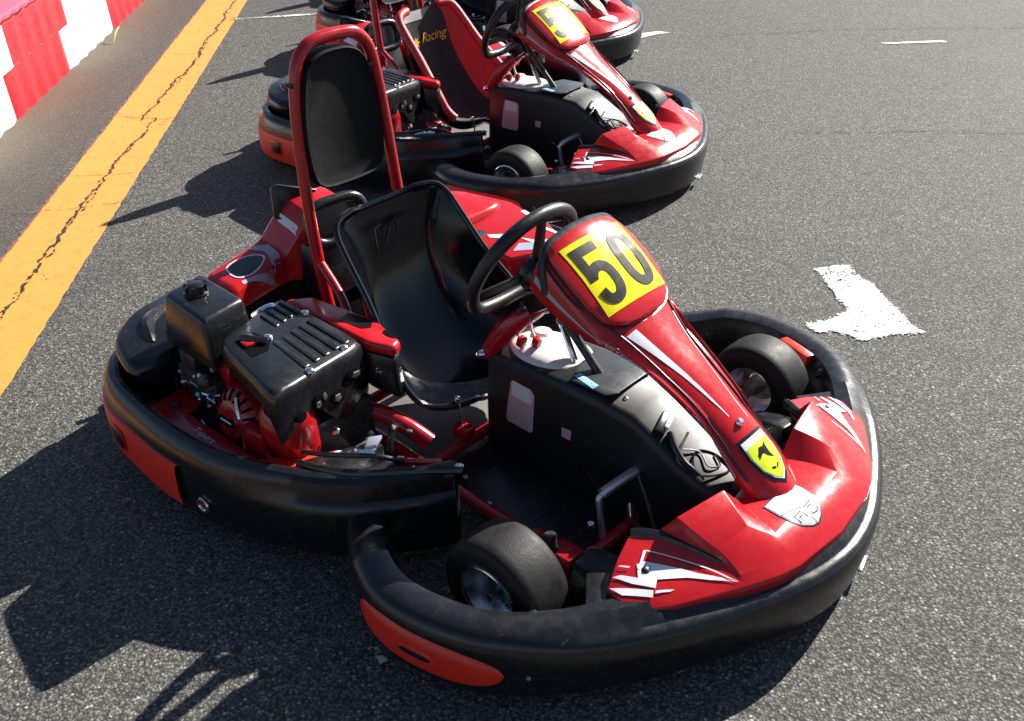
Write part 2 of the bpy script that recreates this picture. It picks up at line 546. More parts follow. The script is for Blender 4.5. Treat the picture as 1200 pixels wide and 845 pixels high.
def patch(name, loop, mat, z, seed, cell=0.012, wear=0.035):
    """worn paint sheet; the 'edge' value rises towards its rim and lets more of the paint be chipped off there"""
    L = [V(p) for p in loop]; n = len(L)
    def inside(p):
        c = False
        for i in range(n):
            a, b = L[i], L[i - 1]
            if (a.y > p.y) != (b.y > p.y) and p.x < (b.x - a.x) * (p.y - a.y) / (b.y - a.y) + a.x: c = not c
        return c
    def dist(p):
        m = 9.0
        for i in range(n):
            a, b = L[i], L[i - 1]; d = b - a
            t = max(0, min(1, (p - a).dot(d) / max(1e-9, d.dot(d))))
            m = min(m, (p - a - d * t).length)
        return m
    x0, x1 = min(p.x for p in L), max(p.x for p in L); y0, y1 = min(p.y for p in L), max(p.y for p in L)
    nx, ny = int((x1 - x0) / cell) + 2, int((y1 - y0) / cell) + 2
    idx, vs, ed, F = {}, [], [], []
    def vert(i, j):
        if (i, j) not in idx:
            p = V((x0 + i * cell, y0 + j * cell)); d = dist(p)
            idx[(i, j)] = len(vs); vs.append((p.x, p.y, z)); ed.append(max(0.0, 1 - d / wear) if inside(p) else 1.0 + d / wear)
        return idx[(i, j)]
    for i in range(nx):
        for j in range(ny):
            c = V((x0 + (i + .5) * cell, y0 + (j + .5) * cell))
            if inside(c) or dist(c) < cell: F.append((vert(i, j), vert(i + 1, j), vert(i + 1, j + 1), vert(i, j + 1)))
    me = bpy.data.meshes.new(name); me.from_pydata(vs, [], F); me.materials.append(MATS[mat])
    at = me.attributes.new('edge', 'FLOAT', 'POINT'); at.data.foreach_set('value', ed)
    o = bpy.data.objects.new(name, me); COL.objects.link(o)
    return structure(o)

ground()
ragged_band('old_line', 'old_paint', lambda y: YL(y) - .012, lambda y: YL(y) + .05, -4, 40, 0.03, 0.008, 0.0025, 13)
ragged_band('yellow_line', 'yellow_paint', YL, YR, -4, 40, 0.035, 0.0035, 0.004, 3)
crack([(-1.50 - 0.0718 * y + dx, y) for y, dx in ((1.0, -.02), (2.6, -.05), (3.4, -.01), (4.2, .0), (5.0, .035), (5.25, .06))], 0.015, 0.0062, 5)
crack([(-1.50 - 0.0718 * y + dx, y) for y, dx in ((5.2, -.01), (5.55, .01), (6.3, .05), (7.2, .06), (9.0, .05), (13, 0.03))], 0.016, 0.0062, 6)
crack([(-1.50 - 0.0718 * y + dx, y) for y, dx in ((2.4, -.03), (3.0, -.035), (3.6, .004), (4.4, .012), (5.0, .045))], 0.010, 0.0064, 25, gap=.45)
crack([(-1.50 - 0.0718 * y + dx, y) for y, dx in ((5.5, .02), (6.0, .045), (6.6, .062), (7.6, .07))], 0.010, 0.0064, 26, gap=.4)
crack([(-2.02, 5.27), (-1.90, 5.25), (-1.80, 5.2), (-1.70, 5.23)], 0.006, 0.0062, 8, gap=.05)
crack([(-2.13, 6.55), (-2.0, 6.5), (-1.86, 6.52)], 0.005, 0.0062, 9, gap=.05)
crack([(-1.95, 4.42), (-1.82, 4.40), (-1.66, 4.42)], 0.004, 0.0062, 10, gap=.05)
crack([(-2.4, 4.02), (-2.0, 4.0), (-1.6, 4.1)], 0.004, 0.0062, 14, gap=.15)
crack([(1.3, 6.62), (2.2, 6.68), (3.2, 6.6), (5.5, 6.75)], 0.007, 0.0062, 11, gap=.1)
crack([(1.4, 4.75), (1.9, 4.72), (2.6, 4.62), (4.0, 4.68)], 0.006, 0.0062, 12, gap=.2)
patch('white_marking', [(1.06, 3.30), (1.24, 3.33), (1.27, 3.17), (1.29, 3.02), (1.31, 2.93), (1.335, 2.79), (1.20, 2.77), (1.11, 2.74), (1.03, 2.80), (0.96, 2.81), (0.93, 2.90), (1.06, 2.945), (1.10, 2.98), (1.09, 3.08)], 'white_paint', 0.004, 4, .010, .030)
patch('white_marking', [(2.30, 6.29), (2.72, 6.29), (2.71, 6.36), (2.45, 6.345), (2.30, 6.34)], 'white_paint', 0.004, 5, .012, .012)
patch('white_marking', [(0.86, 6.58), (0.99, 6.68), (1.10, 6.72), (1.02, 6.78), (0.86, 6.72)], 'white_paint', 0.004, 6, .012, .015)
patch('white_marking', [(-1.92, 7.40), (-1.3, 7.50), (-0.6, 7.62), (-0.6, 7.70), (-1.3, 7.60), (-1.92, 7.50)], 'worn_white_paint', 0.004, 7)
patch('yellow_marking', [(-1.9, 8.55), (-1.3, 8.62), (-0.4, 8.75), (-0.4, 8.84), (-1.3, 8.72), (-1.9, 8.66)], 'worn_yellow_paint', 0.004, 8)
patch('white_marking', [(-0.335, 1.548), (-0.300, 1.556), (-0.265, 1.502), (-0.295, 1.492)], 'worn_white_paint', 0.004, 9, 0.006, 0.006)

# interlocking water barrier units, each a thing
BX = lambda y: -2.525 - 0.064 * (y - 4.95)
BH, BD, STEP = 0.48, 0.34, 0.16

def barrier_unit(y0, y1, color, label):
    """jigsaw unit: lower half spans y0..y1, upper half is shifted by STEP; ribbed front and back"""
    mat = 'barrier_red' if color == 'red' else 'barrier_white'
    root = thing('road_barrier', label, 'barrier', 'interlocking road barrier units', (BX((y0 + y1) / 2), (y0 + y1) / 2, 0), math.atan(0.064))
    ym = (y0 + y1) / 2; hw = (y1 - y0) / 2
    n = 61; rings = []
    for z, ins, sh in ((0.0, 0.0, 0), (0.012, -0.004, 0), (BH * .5 - .001, 0.0, 0), (BH * .5 + .001, 0.0, STEP), (BH - .03, 0.0, STEP), (BH - .008, 0.006, STEP), (BH, 0.018, STEP)):
        a, b = -hw + sh + 0.003, hw + sh - 0.003
        fr, bk = [], []
        for i in range(n):
            yy = a + (b - a) * i / (n - 1)
            e = min(i, n - 1 - i)
            ribf = 0.007 * math.cos(2 * math.pi * yy / .195) - (.006 if e == 0 else 0)
            fr.append((-0.010 + ribf - ins - z * 0.03, yy, z)); bk.append((-BD - ribf + ins, yy, z))
        rings.append(fr + bk[::-1])
    v, f = loft(rings)
    obj('barrier_shell', v, f, mat, root, angle=50)
    return root

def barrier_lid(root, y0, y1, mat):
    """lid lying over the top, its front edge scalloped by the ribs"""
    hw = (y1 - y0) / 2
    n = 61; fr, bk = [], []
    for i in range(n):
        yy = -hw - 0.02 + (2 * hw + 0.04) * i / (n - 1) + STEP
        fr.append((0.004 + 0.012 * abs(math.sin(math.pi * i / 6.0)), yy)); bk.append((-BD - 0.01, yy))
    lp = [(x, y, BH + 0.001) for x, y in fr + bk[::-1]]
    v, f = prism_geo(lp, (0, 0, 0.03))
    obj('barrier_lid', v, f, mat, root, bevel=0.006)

ys = [2.34, 3.32, 4.30, 5.29, 6.24, 7.27, 8.28, 9.3, 10.3]
blab = {3: 'white ribbed road barrier unit nearest the yellow line crack, at the left edge',
        4: 'red ribbed road barrier unit with a step joint, between two white units',
        5: 'white ribbed road barrier unit beyond the first red unit',
        6: 'red ribbed road barrier unit farthest along the row at the top edge'}
for i in range(2, 7):
    c = 'red' if i % 2 == 1 else 'white'
    c = {2: 'white', 3: 'red', 4: 'white', 5: 'red', 6: 'white'}[i]
    lab = {2: 'white ribbed road barrier unit at the left edge, nearest end of the row',
           3: 'red ribbed road barrier unit with a stepped joint, between two white units',
           4: 'white ribbed road barrier unit standing between the two red units',
           5: 'red ribbed road barrier unit beyond the second white unit, cut by the top edge',
           6: 'white ribbed road barrier unit hidden at the far end of the row'}[i]
    if i == 6: continue
    ru = barrier_unit(ys[i], ys[i + 1], c, lab)
    barrier_lid(ru, ys[i] + (-0.18 if c == 'red' else 0.20), ys[i + 1] + (0.18 if c == 'red' else -0.2), 'sunlit_red') if c == 'red' else None
v, f = tube_geo(crom([(-2.555, 6.84, 0.0), (-2.548, 6.86, 0.03), (-2.545, 6.90, 0.06), (-2.535, 6.96, 0.085)], 8), [0.006, 0.005, 0.006, 0.006, 0.006, 0.005, 0.005, 0.003], 6)
tag(obj('dry_stalk', v, f, 'straw'), 'pale dry stalk lying on the asphalt below the barrier joint', 'stalk')

# ------------------------------------------------------------------ go-kart (kart frame: +X forward, +Y left, Z up)
def offset_path(pts, n):
    P = [V((p[0], p[1], 0)) for p in crom(pts, n)]
    out = []
    for i in range(n):
        t = (P[min(n - 1, i + 1)] - P[max(0, i - 1)]).normalized()
        out.append((P[i], V((t.y, -t.x, 0))))
    return out

def band(path, prof_fn):
    """sweep a (d, z) profile along a plan path; prof_fn(i, u, point) gives the profile there"""
    rings = []
    n = len(path)
    for i, (p, nr) in enumerate(path):
        pr = prof_fn(i, i / (n - 1), p)
        rings.append([(p.x + nr.x * d, p.y + nr.y * d, z) for d, z in pr])
    return loft(rings)

def sstep(a, b, x):
    t = max(0, min(1, (x - a) / (b - a))); return t * t * (3 - 2 * t)

BUMP_R = [(.085, -.575), (.20, -.665), (.29, -.722), (.39, -.752), (.51, -.742), (.635, -.695), (.74, -.60), (.825, -.475), (.895, -.355), (.95, -.24), (.995, -.12)]
BUMP = BUMP_R + [(1.012, 0)] + [(x, -y) for x, y in BUMP_R[::-1]]
POD = [(.29, -.42), (.20, -.55), (.10, -.645), (.0, -.70), (-.16, -.755), (-.35, -.775), (-.52, -.768), (-.68, -.745), (-.79, -.69), (-.862, -.60), (-.885, -.54)]

def build_front_bumper(K):
    P = offset_path(BUMP, 381)
    side = [(-.085, .05), (-.02, .025), (.008, .045), (.014, .12), (.015, .158), (.013, .172), (.008, .183), (.000, .192), (-.012, .198), (-.04, .203), (-.066, .195), (-.082, .165)]
    front = [(-.085, .05), (-.02, .025), (.020, .045), (.034, .12), (.036, .160), (.031, .171), (.021, .178), (.009, .179), (-.004, .190), (-.03, .203), (-.066, .197), (-.082, .165)]
    def pf(i, u, p):
        k = sstep(.64, .86, p.x)
        e = min(1, min(u, 1 - u) / .035)
        e = math.sqrt(max(0.0, 1 - (1 - e) ** 2)) * .06 + .94
        pr = [(a[0] * (1 - k) + b[0] * k, a[1] * (1 - k) + b[1] * k) for a, b in zip(side, front)]
        lo = .80 + .20 * min(1, min(u, 1 - u) / .085)
        return [((d + .035) * e - .035, (.11 + (z - .11) * e) * (lo if z > .1 else 1)) for d, z in pr]
    v, f = band(P, pf)
    b = obj('front_bumper', v, f, 'satin_black', K, angle=32)
    for sg in (-1, 1):
        # red marker panel let into the flank
        st = [q for q in P if .325 < q[0].x < .665 and q[0].y * sg > 0]
        if sg > 0: st = st[::-1]
        n = len(st); rows = 9; vs = []
        for i, (p, nr) in enumerate(st):
            u = i / (n - 1)
            hh = (1 - abs(2 * u - 1) ** 3.2) ** .5
            zc = .112 + (.5 - u) * .02; h = .052 * hh + .001
            for j in range(rows):
                q = 2 * j / (rows - 1) - 1
                d = .012 + .012 * (1 - abs(q) ** 4) * (0.3 + .7 * hh)
                if abs(q) > .99: d = .006
                vs.append((p.x + nr.x * d, p.y + nr.y * d, zc + q * h))
        m = obj('marker_panel', vs, grid_faces(n, rows), 'orange_red_plastic', b, angle=50)
        k0 = int(n * .42); k1 = int(n * .62)
        for nm, mt, hw, dd in (('slot_rim', 'orange_red_plastic', .017, .0255), ('marker_slot', 'black_plastic', .008, .0275)):
            vs = []
            ks = range(k0 - (1 if nm == 'slot_rim' else 0), k1 + (2 if nm == 'slot_rim' else 1))
            for a, i in enumerate(ks):
                p, nr = st[i]
                u = a / (len(ks) - 1)
                h = hw * (1 - abs(2 * u - 1) ** 4) ** .5 + .0008
                for z, d in ((-h, dd - .004), (-h * .6, dd), (h * .6, dd), (h, dd - .004)):
                    vs.append((p.x + nr.x * d, p.y + nr.y * d, .112 + (.5 - (i / (n - 1))) * .02 + z))
            obj(nm, vs, grid_faces(len(ks), 4), mt, b)
        # inner carrier of the marker with its ball-head bolt, seen inside the left flank
        v, f = merge(box_geo((.548, sg * .645, .178 if sg > 0 else .12), (.115, .030, .030), Matrix.Rotation(sg * -.38, 3, 'Z')))
        obj('marker_carrier', v, f, 'orange_red_plastic', b, bevel=.004)
        bolt('bolt', (.655, sg * .590, .170), (-.5, -sg * .8, .5), .016, .018, 'black_plastic', b)
        bolt('bolt', (.70, sg * (.655), .10), (.6, sg * .8, 0), .006, .012, 'steel', b)
    # scuff plate low on the nose
    i = 207
    p, nr = P[i]
    v, f = box_geo((p.x + nr.x * .023, p.y + nr.y * .023, .036), (.055, .010, .007), Matrix.Rotation(math.atan2(nr.y, nr.x) + math.pi / 2, 3, 'Z'))
    obj('skid_bracket', v, f, 'steel', b, bevel=.002)
    return b

FAIR = [
    [(.79, 0, .25), (.90, 0, .250), (.955, 0, .236), (1.005, 0, .206)],
    [(.80, .10, .25), (.90, .13, .243), (.95, .145, .230), (.99, .15, .206)],
    [(.797, .146, .298), (.85, .168, .279), (.905, .188, .250), (.975, .202, .206)],
    [(.772, .281, .296), (.83, .274, .268), (.88, .264, .242), (.943, .268, .205)],
    [(.735, .287, .245), (.81, .279, .237), (.885, .269, .228), (.937, .278, .204)],
    [(.692, .328, .236), (.785, .335, .230), (.855, .332, .221), (.903, .335, .203)],
    [(.71, .392, .223), (.78, .40, .217), (.83, .40, .211), (.86, .405, .200)],
    [(.732, .453, .201), (.765, .462, .200), (.79, .463, .197), (.812, .458, .192)]]

def build_front_fairing(K):
    n = 15
    cols = [crom(c, n) for c in FAIR]
    full = [[(x, -y, z) for x, y, z in c] for c in cols[:0:-1]] + cols
    # finer columns across each facet keep the facets flat but let the edges be rounded
    vs = [p for c in full for p in c]
    F = grid_faces(len(full), n)
    bm = bmesh.new()
    bv = [bm.verts.new(p) for p in vs]
    for q in F: bm.faces.new([bv[i] for i in q])
    bmesh.ops.recalc_face_normals(bm, faces=bm.faces)
    if sum((fc.normal.z for fc in bm.faces)) < 0: bmesh.ops.reverse_faces(bm, faces=bm.faces[:])
    ext = bmesh.ops.extrude_face_region(bm, geom=bm.faces[:])
    for x in ext['geom']:
        if isinstance(x, bmesh.types.BMVert): x.co.z -= .03
    o = obj_bm('front_fairing', bm, 'red_plastic', K, bevel=.0055, bseg=3, bang=20, angle=30)
    tr = bvh_of(o)
    fr = ((0, 0, .3), (1, 0, 0), (0, 1, 0))
    for sg in (-1, 1):
        def D(name, loops, mat, off=.0022):
            lp = [[(x, y * -sg) for x, y in (l if sg < 0 else l[::-1])] for l in loops]
            return decal(name, lp, fr, tr, mat, o, off, .007)
        D('lightning_decal', DECAL_BOLT, 'white_vinyl')
        D('lightning_outline', DECAL_LINE, 'white_vinyl', .0034)
        bolt('bolt', (.772, sg * .379, .2195), (0, 0, 1), .011, .007, 'black_plastic', o)
        bolt('bolt', (.772, sg * .379, .2255), (0, 0, 1), .005, .004, 'steel', o)
        v, f = tube_geo(crom([(.69, sg * .32, .234), (.74, sg * .292, .236), (.80, sg * .279, .236), (.88, sg * .268, .228)], 10), [.010, .012, .013, .012, .011, .010, .009, .008, .007, .004], 8)
        obj('valley_shade', v, f, 'black_plastic', o)  # black tube laid in the valley as the shade under the ridge
    # white badge on the centre of the nose
    def shield(s):
        base = [(.862, .056), (.895, .057), (.925, .052), (.948, .038), (.962, .018), (.968, -.002), (.964, -.020), (.950, -.040), (.928, -.053), (.900, -.058), (.862, -.056)]
        return [(.905 + (x - .905) * s, -.032 + y * s) for x, y in base]
    decal('badge_edge', [shield(1.0)], fr, tr, 'black_vinyl', o, .0010, .02)
    decal('badge_rim', [shield(.955)], fr, tr, 'grey_vinyl', o, .0016, .02)
    decal('nose_badge', [shield(.90)], fr, tr, 'white_vinyl', o, .0022, .02)
    # thin outlined letters and seams on the badge
    th = .0028
    def out(pts): return stroke([(x, y - .032) for x, y in pts], th)
    decal('badge_lettering', out([(.925, .004), (.925, .030), (.943, .030), (.950, .018), (.946, .004)]) + out([(.931, .010), (.931, .022), (.941, .022)]), fr, tr, 'black_vinyl', o, .003, .05)
    decal('badge_lettering', out([(.944, -.036), (.926, -.036), (.926, -.010), (.944, -.010)]) + out([(.940, -.028), (.934, -.028), (.934, -.018)]), fr, tr, 'black_vinyl', o, .003, .05)
    decal('badge_lettering', out([(.905, .050), (.915, .010), (.920, -.002), (.905, -.050)]) + out([(.920, -.002), (.964, -.004)]), fr, tr, 'grey_vinyl', o, .003, .05)
    return o

DECAL_BOLT = [
    [(.727, .430), (.738, .418), (.771, .404), (.750, .380), (.757, .366), (.829, .334), (.858, .321), (.925, .277), (.880, .318), (.846, .344), (.803, .385), (.812, .402), (.769, .421)],
    [(.737, .452), (.811, .408), (.819, .420), (.768, .452)],
    [(.815, .406), (.842, .380), (.838, .390), (.818, .411)],
]
DECAL_LINE = [[(.722, .406), (.726, .401), (.744, .392), (.742, .397)], [(.759, .390), (.762, .384), (.746, .342), (.741, .345)],
              [(.741, .345), (.746, .341), (.910, .284), (.924, .277), (.905, .289)]]

# nose cone stations: x, top z at centre, half width, bottom z
NOSE = [(.287, .697, .125, .585), (.33, .668, .136, .566), (.38, .630, .139, .542), (.44, .580, .134, .518), (.485, .541, .120, .503), (.55, .494, .102, .476),
        (.62, .449, .089, .437), (.70, .393, .078, .381), (.76, .350, .075, .318), (.82, .303, .075, .258), (.87, .258, .060, .226), (.905, .228, .030, .215)]

def nose_section(x):
    for a, b in zip(NOSE[:-1], NOSE[1:]):
        if a[0] <= x <= b[0]:
            u = (x - a[0]) / (b[0] - a[0]); return tuple(p + (q - p) * u for p, q in zip(a, b))
    return NOSE[-1] if x > NOSE[-1][0] else NOSE[0]

def build_nose(K, number):
    st = crom(NOSE, 44)
    rings = []
    for x, zc, hw, zl in st:
        h = zc - zl
        half = [(0, zc + .004), (hw * .3, zc + .002), (hw * .55, zc - .003), (hw * .8, zc - .012), (hw * .95, zc - .024), (hw * 1.0, zc - .034 if h > .045 else zc - h * .6), (hw * 1.035, zl + .012 if h > .05 else zl + h * .2), (hw * 1.03, zl), (hw * .96, zl), (hw * .6, zl + min(.02, h * .4)), (0, zl + min(.03, h * .5))]
        slope = .55
        ring = [(x + (zc - z) * -.35, y, z) for y, z in half] + [(x + (zc - z) * -.35, -y, z) for y, z in half[-2:0:-1]]
        rings.append(ring)
    v, f = loft(rings)
    o = obj('nose_cone', v, f, 'red_plastic', K, bevel=.003, bang=40, angle=40)
    # raised plate that carries the number
    pst = [.292, .31, .34, .38, .42, .45, .468, .482, .490]
    pw = [.120, .128, .132, .133, .129, .118, .098, .068, .02]
    rings = []
    for x, w_ in zip(pst, pw):
        s = nose_section(x)
        up_, dn = .010, .012
        if x > .487: up_ = .005
        ys_ = [-1, -.97, -.85, -.7, -.55, -.4, -.2, 0, .2, .4, .55, .7, .85, .97, 1]
        top = []
        for k in ys_:
            zz = s[1] + .014 - .022 * abs(k * w_ / s[2]) ** 2 - .010 * abs(k * w_ / s[2]) ** 6 - .5 * (x - .385) ** 2
            e = 0 if abs(k) == 1 else up_
            top.append((x + .4 * e, k * w_, zz + .8 * e))
        bot = [(p[0] - .3 * dn, p[1], p[2] - dn) for p in top]
        rings.append(top + bot[::-1])
    v, f = loft(rings)
    pl = obj('number_plate', v, f, 'red_plastic', o, bevel=.002, bang=50, angle=45)
    tr = bvh_of(pl)
    u = V((0, 1, 0)); vv = V((-.826, 0, .563)); fr = (V((.388, 0, .63)), u, vv)
    PW, PH = .106, .091
    decal('number_sticker', [[(-PW, -PH), (PW, -PH), (PW * .98, PH), (-PW * .98, PH)]], fr, tr, 'yellow_vinyl', o, .0012, .01)
    # plate outline and trims
    lp = []
    for x, w_ in list(zip(pst, pw)):
        s = nose_section(x); k = 1.01
        lp.append((x, w_ * k, s[1] - .012 * (w_ * k / s[2]) ** 2 - .010 * (w_ * k / s[2]) ** 6 + .001))
    full = [(a, -b, c) for a, b, c in lp] + lp[::-1]
    tube('plate_seam', full, .0028, 'black_plastic', o, 6, 90)
    # dark rubber edging along the open rear edge
    s0 = NOSE[0]
    edge = [(s0[0] + .02, -s0[2] * 1.08, s0[3] + .005), (s0[0] + .005, -s0[2] * 1.04, s0[1] - .05), (s0[0] - .004, -s0[2] * .86, s0[1] - .012), (s0[0] - .006, -s0[2] * .4, s0[1] + .002), (s0[0] - .006, 0, s0[1] + .005)]
    edge = edge + mir(edge[-2::-1])
    tube('rubber_edging', edge, .011, 'soft_grip', o, 8, 40)
    tn = bvh_of(o)
    for sg in (-1, 1):
        # seam line that runs down the cone, the pale stripes and a painted crease highlight
        def on(x, k, dz=0.0, out=.0012):
            s = nose_section(x); h = s[1] - s[3]
            # k: 0 at the top centre .. 1 at the shoulder .. 2 at the lower edge
            y = s[2] * min(k, 1) if k <= 1 else s[2] * (1 + .035 * (k - 1))
            zsh = s[1] - (.034 if h > .045 else h * .6)
            z = (s[1] - .034 * min(1, k) ** 3 if h > .045 else s[1] - h * .6 * min(1, k) ** 3) if k <= 1 else zsh + (s[3] - zsh) * (k - 1)
            xx = x + (s[1] - z) * -.35
            p = V((xx, sg * y, z))
            hit = tn.find_nearest(p)
            nn = hit[1]
            if nn.y * sg < 0 and nn.z < 0: nn = -nn
            return hit[0] + nn * out
        xs = [.30 + .52 * i / 30 for i in range(31)]
        tube('cone_seam', [on(x, .97 - .20 * sstep(.36, .52, x) + .16 * sstep(.64, .80, x)) for x in xs], .0026, 'black_plastic', o, 6)
        def stripe(name, a, b, x0, x1, mat, n=24):
            vs = []
            for i in range(n):
                x = x0 + (x1 - x0) * i / (n - 1)
                for q in range(4):
                    k = a(i / (n - 1)) + (b(i / (n - 1)) - a(i / (n - 1))) * q / 3
                    vs.append(on(x, k))
            obj(name, vs, grid_faces(n, 4), mat, o, angle=70)
        stripe('side_stripe', lambda t: 1.45 - .15 * t, lambda t: 1.68 - .34 * t, .295, .50, 'grey_vinyl')
        if sg < 0:
            stripe('top_stripe_and_glint', lambda t: .46 - .26 * t, lambda t: .72 - .50 * t, .495, .72, 'white_vinyl')
        else:
            stripe('top_stripe_and_glint', lambda t: .72 - .30 * t, lambda t: .76 - .32 * t, .50, .74, 'white_vinyl')  # thin white line paints in the highlight along the crease
        stripe('side_stripe', lambda t: 1.30 + .2 * t, lambda t: 1.34 + .45 * t, .66, .80, 'grey_vinyl')
        stripe('edge_stripe', lambda t: 1.80, lambda t: 1.88, .50, .74, 'white_vinyl')
    # small white lettering along the right side
    lx = []
    bmL = bmesh.new()
    base = 0.455
    for lp_ in text_loops_mesh('QI ZO KANDONZ INI', .016):
        pts = []
        for x, y in lp_:
            xx = base + x * .93
            s = nose_section(xx); h = s[1] - s[3]
            zsh = s[1] - (.034 if h > .045 else h * .6)
            z = s[3] + (zsh - s[3]) * .30 + y * .62
            p = V((xx - .01, -s[2] * 1.05, z))
            hit = tn.find_nearest(p)
            pts.append(hit[0] + V((0, -.0016, .0006)))
        try: bmL.faces.new([bmL.verts.new(p) for p in pts])
        except ValueError: pass
    obj_bm('side_lettering', bmL, 'white_vinyl', o, smooth=False)
    # shield badge near the tip
    vv2 = V((-.70, 0, .50)).normalized()
    fr2 = (V((.812, 0, .31)), V((0, 1, 0)), vv2)
    def sh(s, dy=0): return [(-.045 * s, .058 * s + dy), (.045 * s, .058 * s + dy), (.047 * s, .01 * s + dy), (.040 * s, -.025 * s + dy), (.022 * s, -.052 * s + dy), (0, -.068 * s + dy), (-.022 * s, -.052 * s + dy), (-.040 * s, -.025 * s + dy), (-.047 * s, .01 * s + dy)]
    decal('shield_edge', [sh(1.04)], fr2, tn, 'black_vinyl', o, .0012, .02)
    decal('shield_border', [sh(.90)], fr2, tn, 'white_vinyl', o, .0020, .02)
    decal('shield_field', [[(x, min(y, .036)) for x, y in sh(.84)]], fr2, tn, 'lime_vinyl', o, .0027, .02)
    emblem = [[(-.022, .012), (-.010, .024), (.004, .022), (.016, .028), (.012, .018), (.010, .004), (.014, -.012), (.006, -.006), (0, -.002), (-.006, .008), (-.014, .008), (-.024, .002)],
              [(-.012, -.030), (-.002, -.034), (-.002, -.029), (-.012, -.025)], [(.002, -.035), (.012, -.028), (.012, -.023), (.002, -.030)]]
    decal('shield_emblem', emblem, fr2, tn, 'black_vinyl', o, .0034, .02)
    bolt('bolt', (.742, -.004, .368), (.55, 0, .83), .010, .009, 'chrome', o)
    if number: add_digits(o, tr, fr, number)
    return o, tr, fr

DIGITS = {
    '5': lambda cx: stroke([(cx + .034, .064), (cx - .027, .064), (cx - .0275, .060), (cx - .0285, -.004)], .024)[:1] +
        [[(cx - .040, .076), (cx - .040, -.010), (cx - .016, -.010), (cx - .016, .076)]] +
        [[(cx - .040, .076), (cx - .016, .076), (cx + .036, .076), (cx + .036, .052), (cx - .016, .052), (cx - .040, .052)]] +
        stroke(crom([(cx - .026, .000), (cx - .012, .014), (cx + .008, .016), (cx + .023, .004), (cx + .028, -.018), (cx + .025, -.044), (cx + .012, -.061), (cx - .006, -.065), (cx - .021, -.058), (cx - .028, -.036)], 26), .0245),
    '0': lambda cx: ring_quads([(cx + .0285 * math.copysign(abs(math.cos(q)) ** .8, math.cos(q)), .0640 * math.copysign(abs(math.sin(q)) ** .72, math.sin(q))) for q in [math.pi * 2 * i / 36 for i in range(36)]], .0245),
    '1': lambda cx: [[(cx - .011, -.076), (cx + .013, -.076), (cx + .013, .076), (cx - .006, .076), (cx - .011, .07)], [(cx - .034, .046), (cx - .011, .050), (cx - .006, .076), (cx - .020, .062), (cx - .034, .058)]],
}

def add_digits(o, tr, fr, number):
    for ch, cx in zip(number, (-.054, .052)):
        decal('number_digit', DIGITS[ch](cx), fr, tr, 'matte_black', o, .0021, .01)

def wheel(K, x, y, r, wd, rim_r, out):
    """out: +1 if the open rim face looks to +Y"""
    ax = (0, out, 0)
    c = (x, y, r)
    hub_v, hub_f = merge(revolve_geo([(0, -.035), (.024, -.035), (.026, .01), (.030, .016), (.030, .022), (0, .022)], c, ax, 20))
    W_ = obj('wheel', hub_v, hub_f, 'steel', K)
    h = wd / 2
    prof = [(rim_r, -h * .86), (rim_r + .012, -h * .93), (r - .040, -h * 1.0), (r - .022, -h * .98), (r - .010, -h * .92), (r - .003, -h * .80), (r, -h * .55), (r + .001, 0), (r, h * .55), (r - .003, h * .80), (r - .010, h * .92), (r - .022, h * .98), (r - .040, h * 1.0), (rim_r + .012, h * .93), (rim_r, h * .86)]
    v, f = revolve_geo(prof, c, ax, 56)
    obj('tyre', v, f, 'rubber', W_, angle=50)
    # deep dished alloy rim
    prof = [(rim_r + .001, -h * .86), (rim_r + .006, -h * .80), (rim_r - .004, -h * .6), (rim_r - .010, -h * .2), (rim_r - .018, -h * .02), (.030, h * .02), (.030, h * .06), (rim_r - .016, h * .05), (rim_r - .008, h * .3), (rim_r - .003, h * .6), (rim_r + .007, h * .82), (rim_r + .008, h * .90), (rim_r + .001, h * .86)]
    v, f = revolve_geo(prof, c, ax, 48)
    R_ = obj('rim', v, f, 'rim_alloy' if wd < .15 else 'cast_alloy', W_, angle=35)
    ring = [V((x, y + out * h * .90, r)) + V((math.cos(q) * (rim_r + .003), 0, math.sin(q) * (rim_r + .003))) for q in [2 * math.pi * i / 40 for i in range(40)]]
    v, f = tube_geo(ring, .0045, 8, False, True)
    obj('rim_lip', v, f, 'chrome', W_)
    for i in range(3):
        a = 2 * math.pi * i / 3 + .5
        bolt('wheel_nut', (x + .042 * math.cos(a), y + out * h * .06, r + .042 * math.sin(a)), ax, .009, .010, 'steel', W_)
    v, f = cyl_geo((x, y + out * .02, r), (x, y + out * .055, r), .012, .010, 12)
    obj('axle_nut', v, f, 'steel', W_, bevel=.002)
    return W_

SEAT = [  # centre x, z ; rim x, half width, z
    ((-.394, .592), (-.382, .110, .602)), ((-.391, .575), (-.368, .172, .594)), ((-.388, .55), (-.345, .198, .566)), ((-.384, .50), (-.300, .207, .512)), ((-.368, .40), (-.225, .216, .425)), ((-.325, .29), (-.150, .236, .345)), ((-.25, .19), (-.100, .247, .288)),
    ((-.15, .135), (-.065, .247, .238)), ((-.06, .122), (-.025, .228, .198)), ((.0, .138), (.008, .165, .180)), ((.025, .158), (.03, .09, .175))]

def seat_surface(n=40, cols=25, k0=-1, k1=1, off=0.0, t0=0.0, t1=1.0):
    flat = [(c[0], c[1], r[0], r[1], r[2]) for c, r in SEAT]
    st = crom(flat, n)
    a, b = int(t0 * (n - 1)), int(round(t1 * (n - 1)))
    st = st[a:b + 1]
    vs = []
    for cx, cz, rx, rw, rz in st:
        for j in range(cols):
            u = k0 + (k1 - k0) * j / (cols - 1)
            f = abs(u) ** 3.6
            yy = rw * math.copysign(abs(u) ** .82, u)
            x = cx + (rx - cx) * f; z = cz + (rz - cz) * f
            vs.append(V((x + off * .75, yy * (1 - off * 1.2), z + off * .66)))
    return vs, len(st), cols

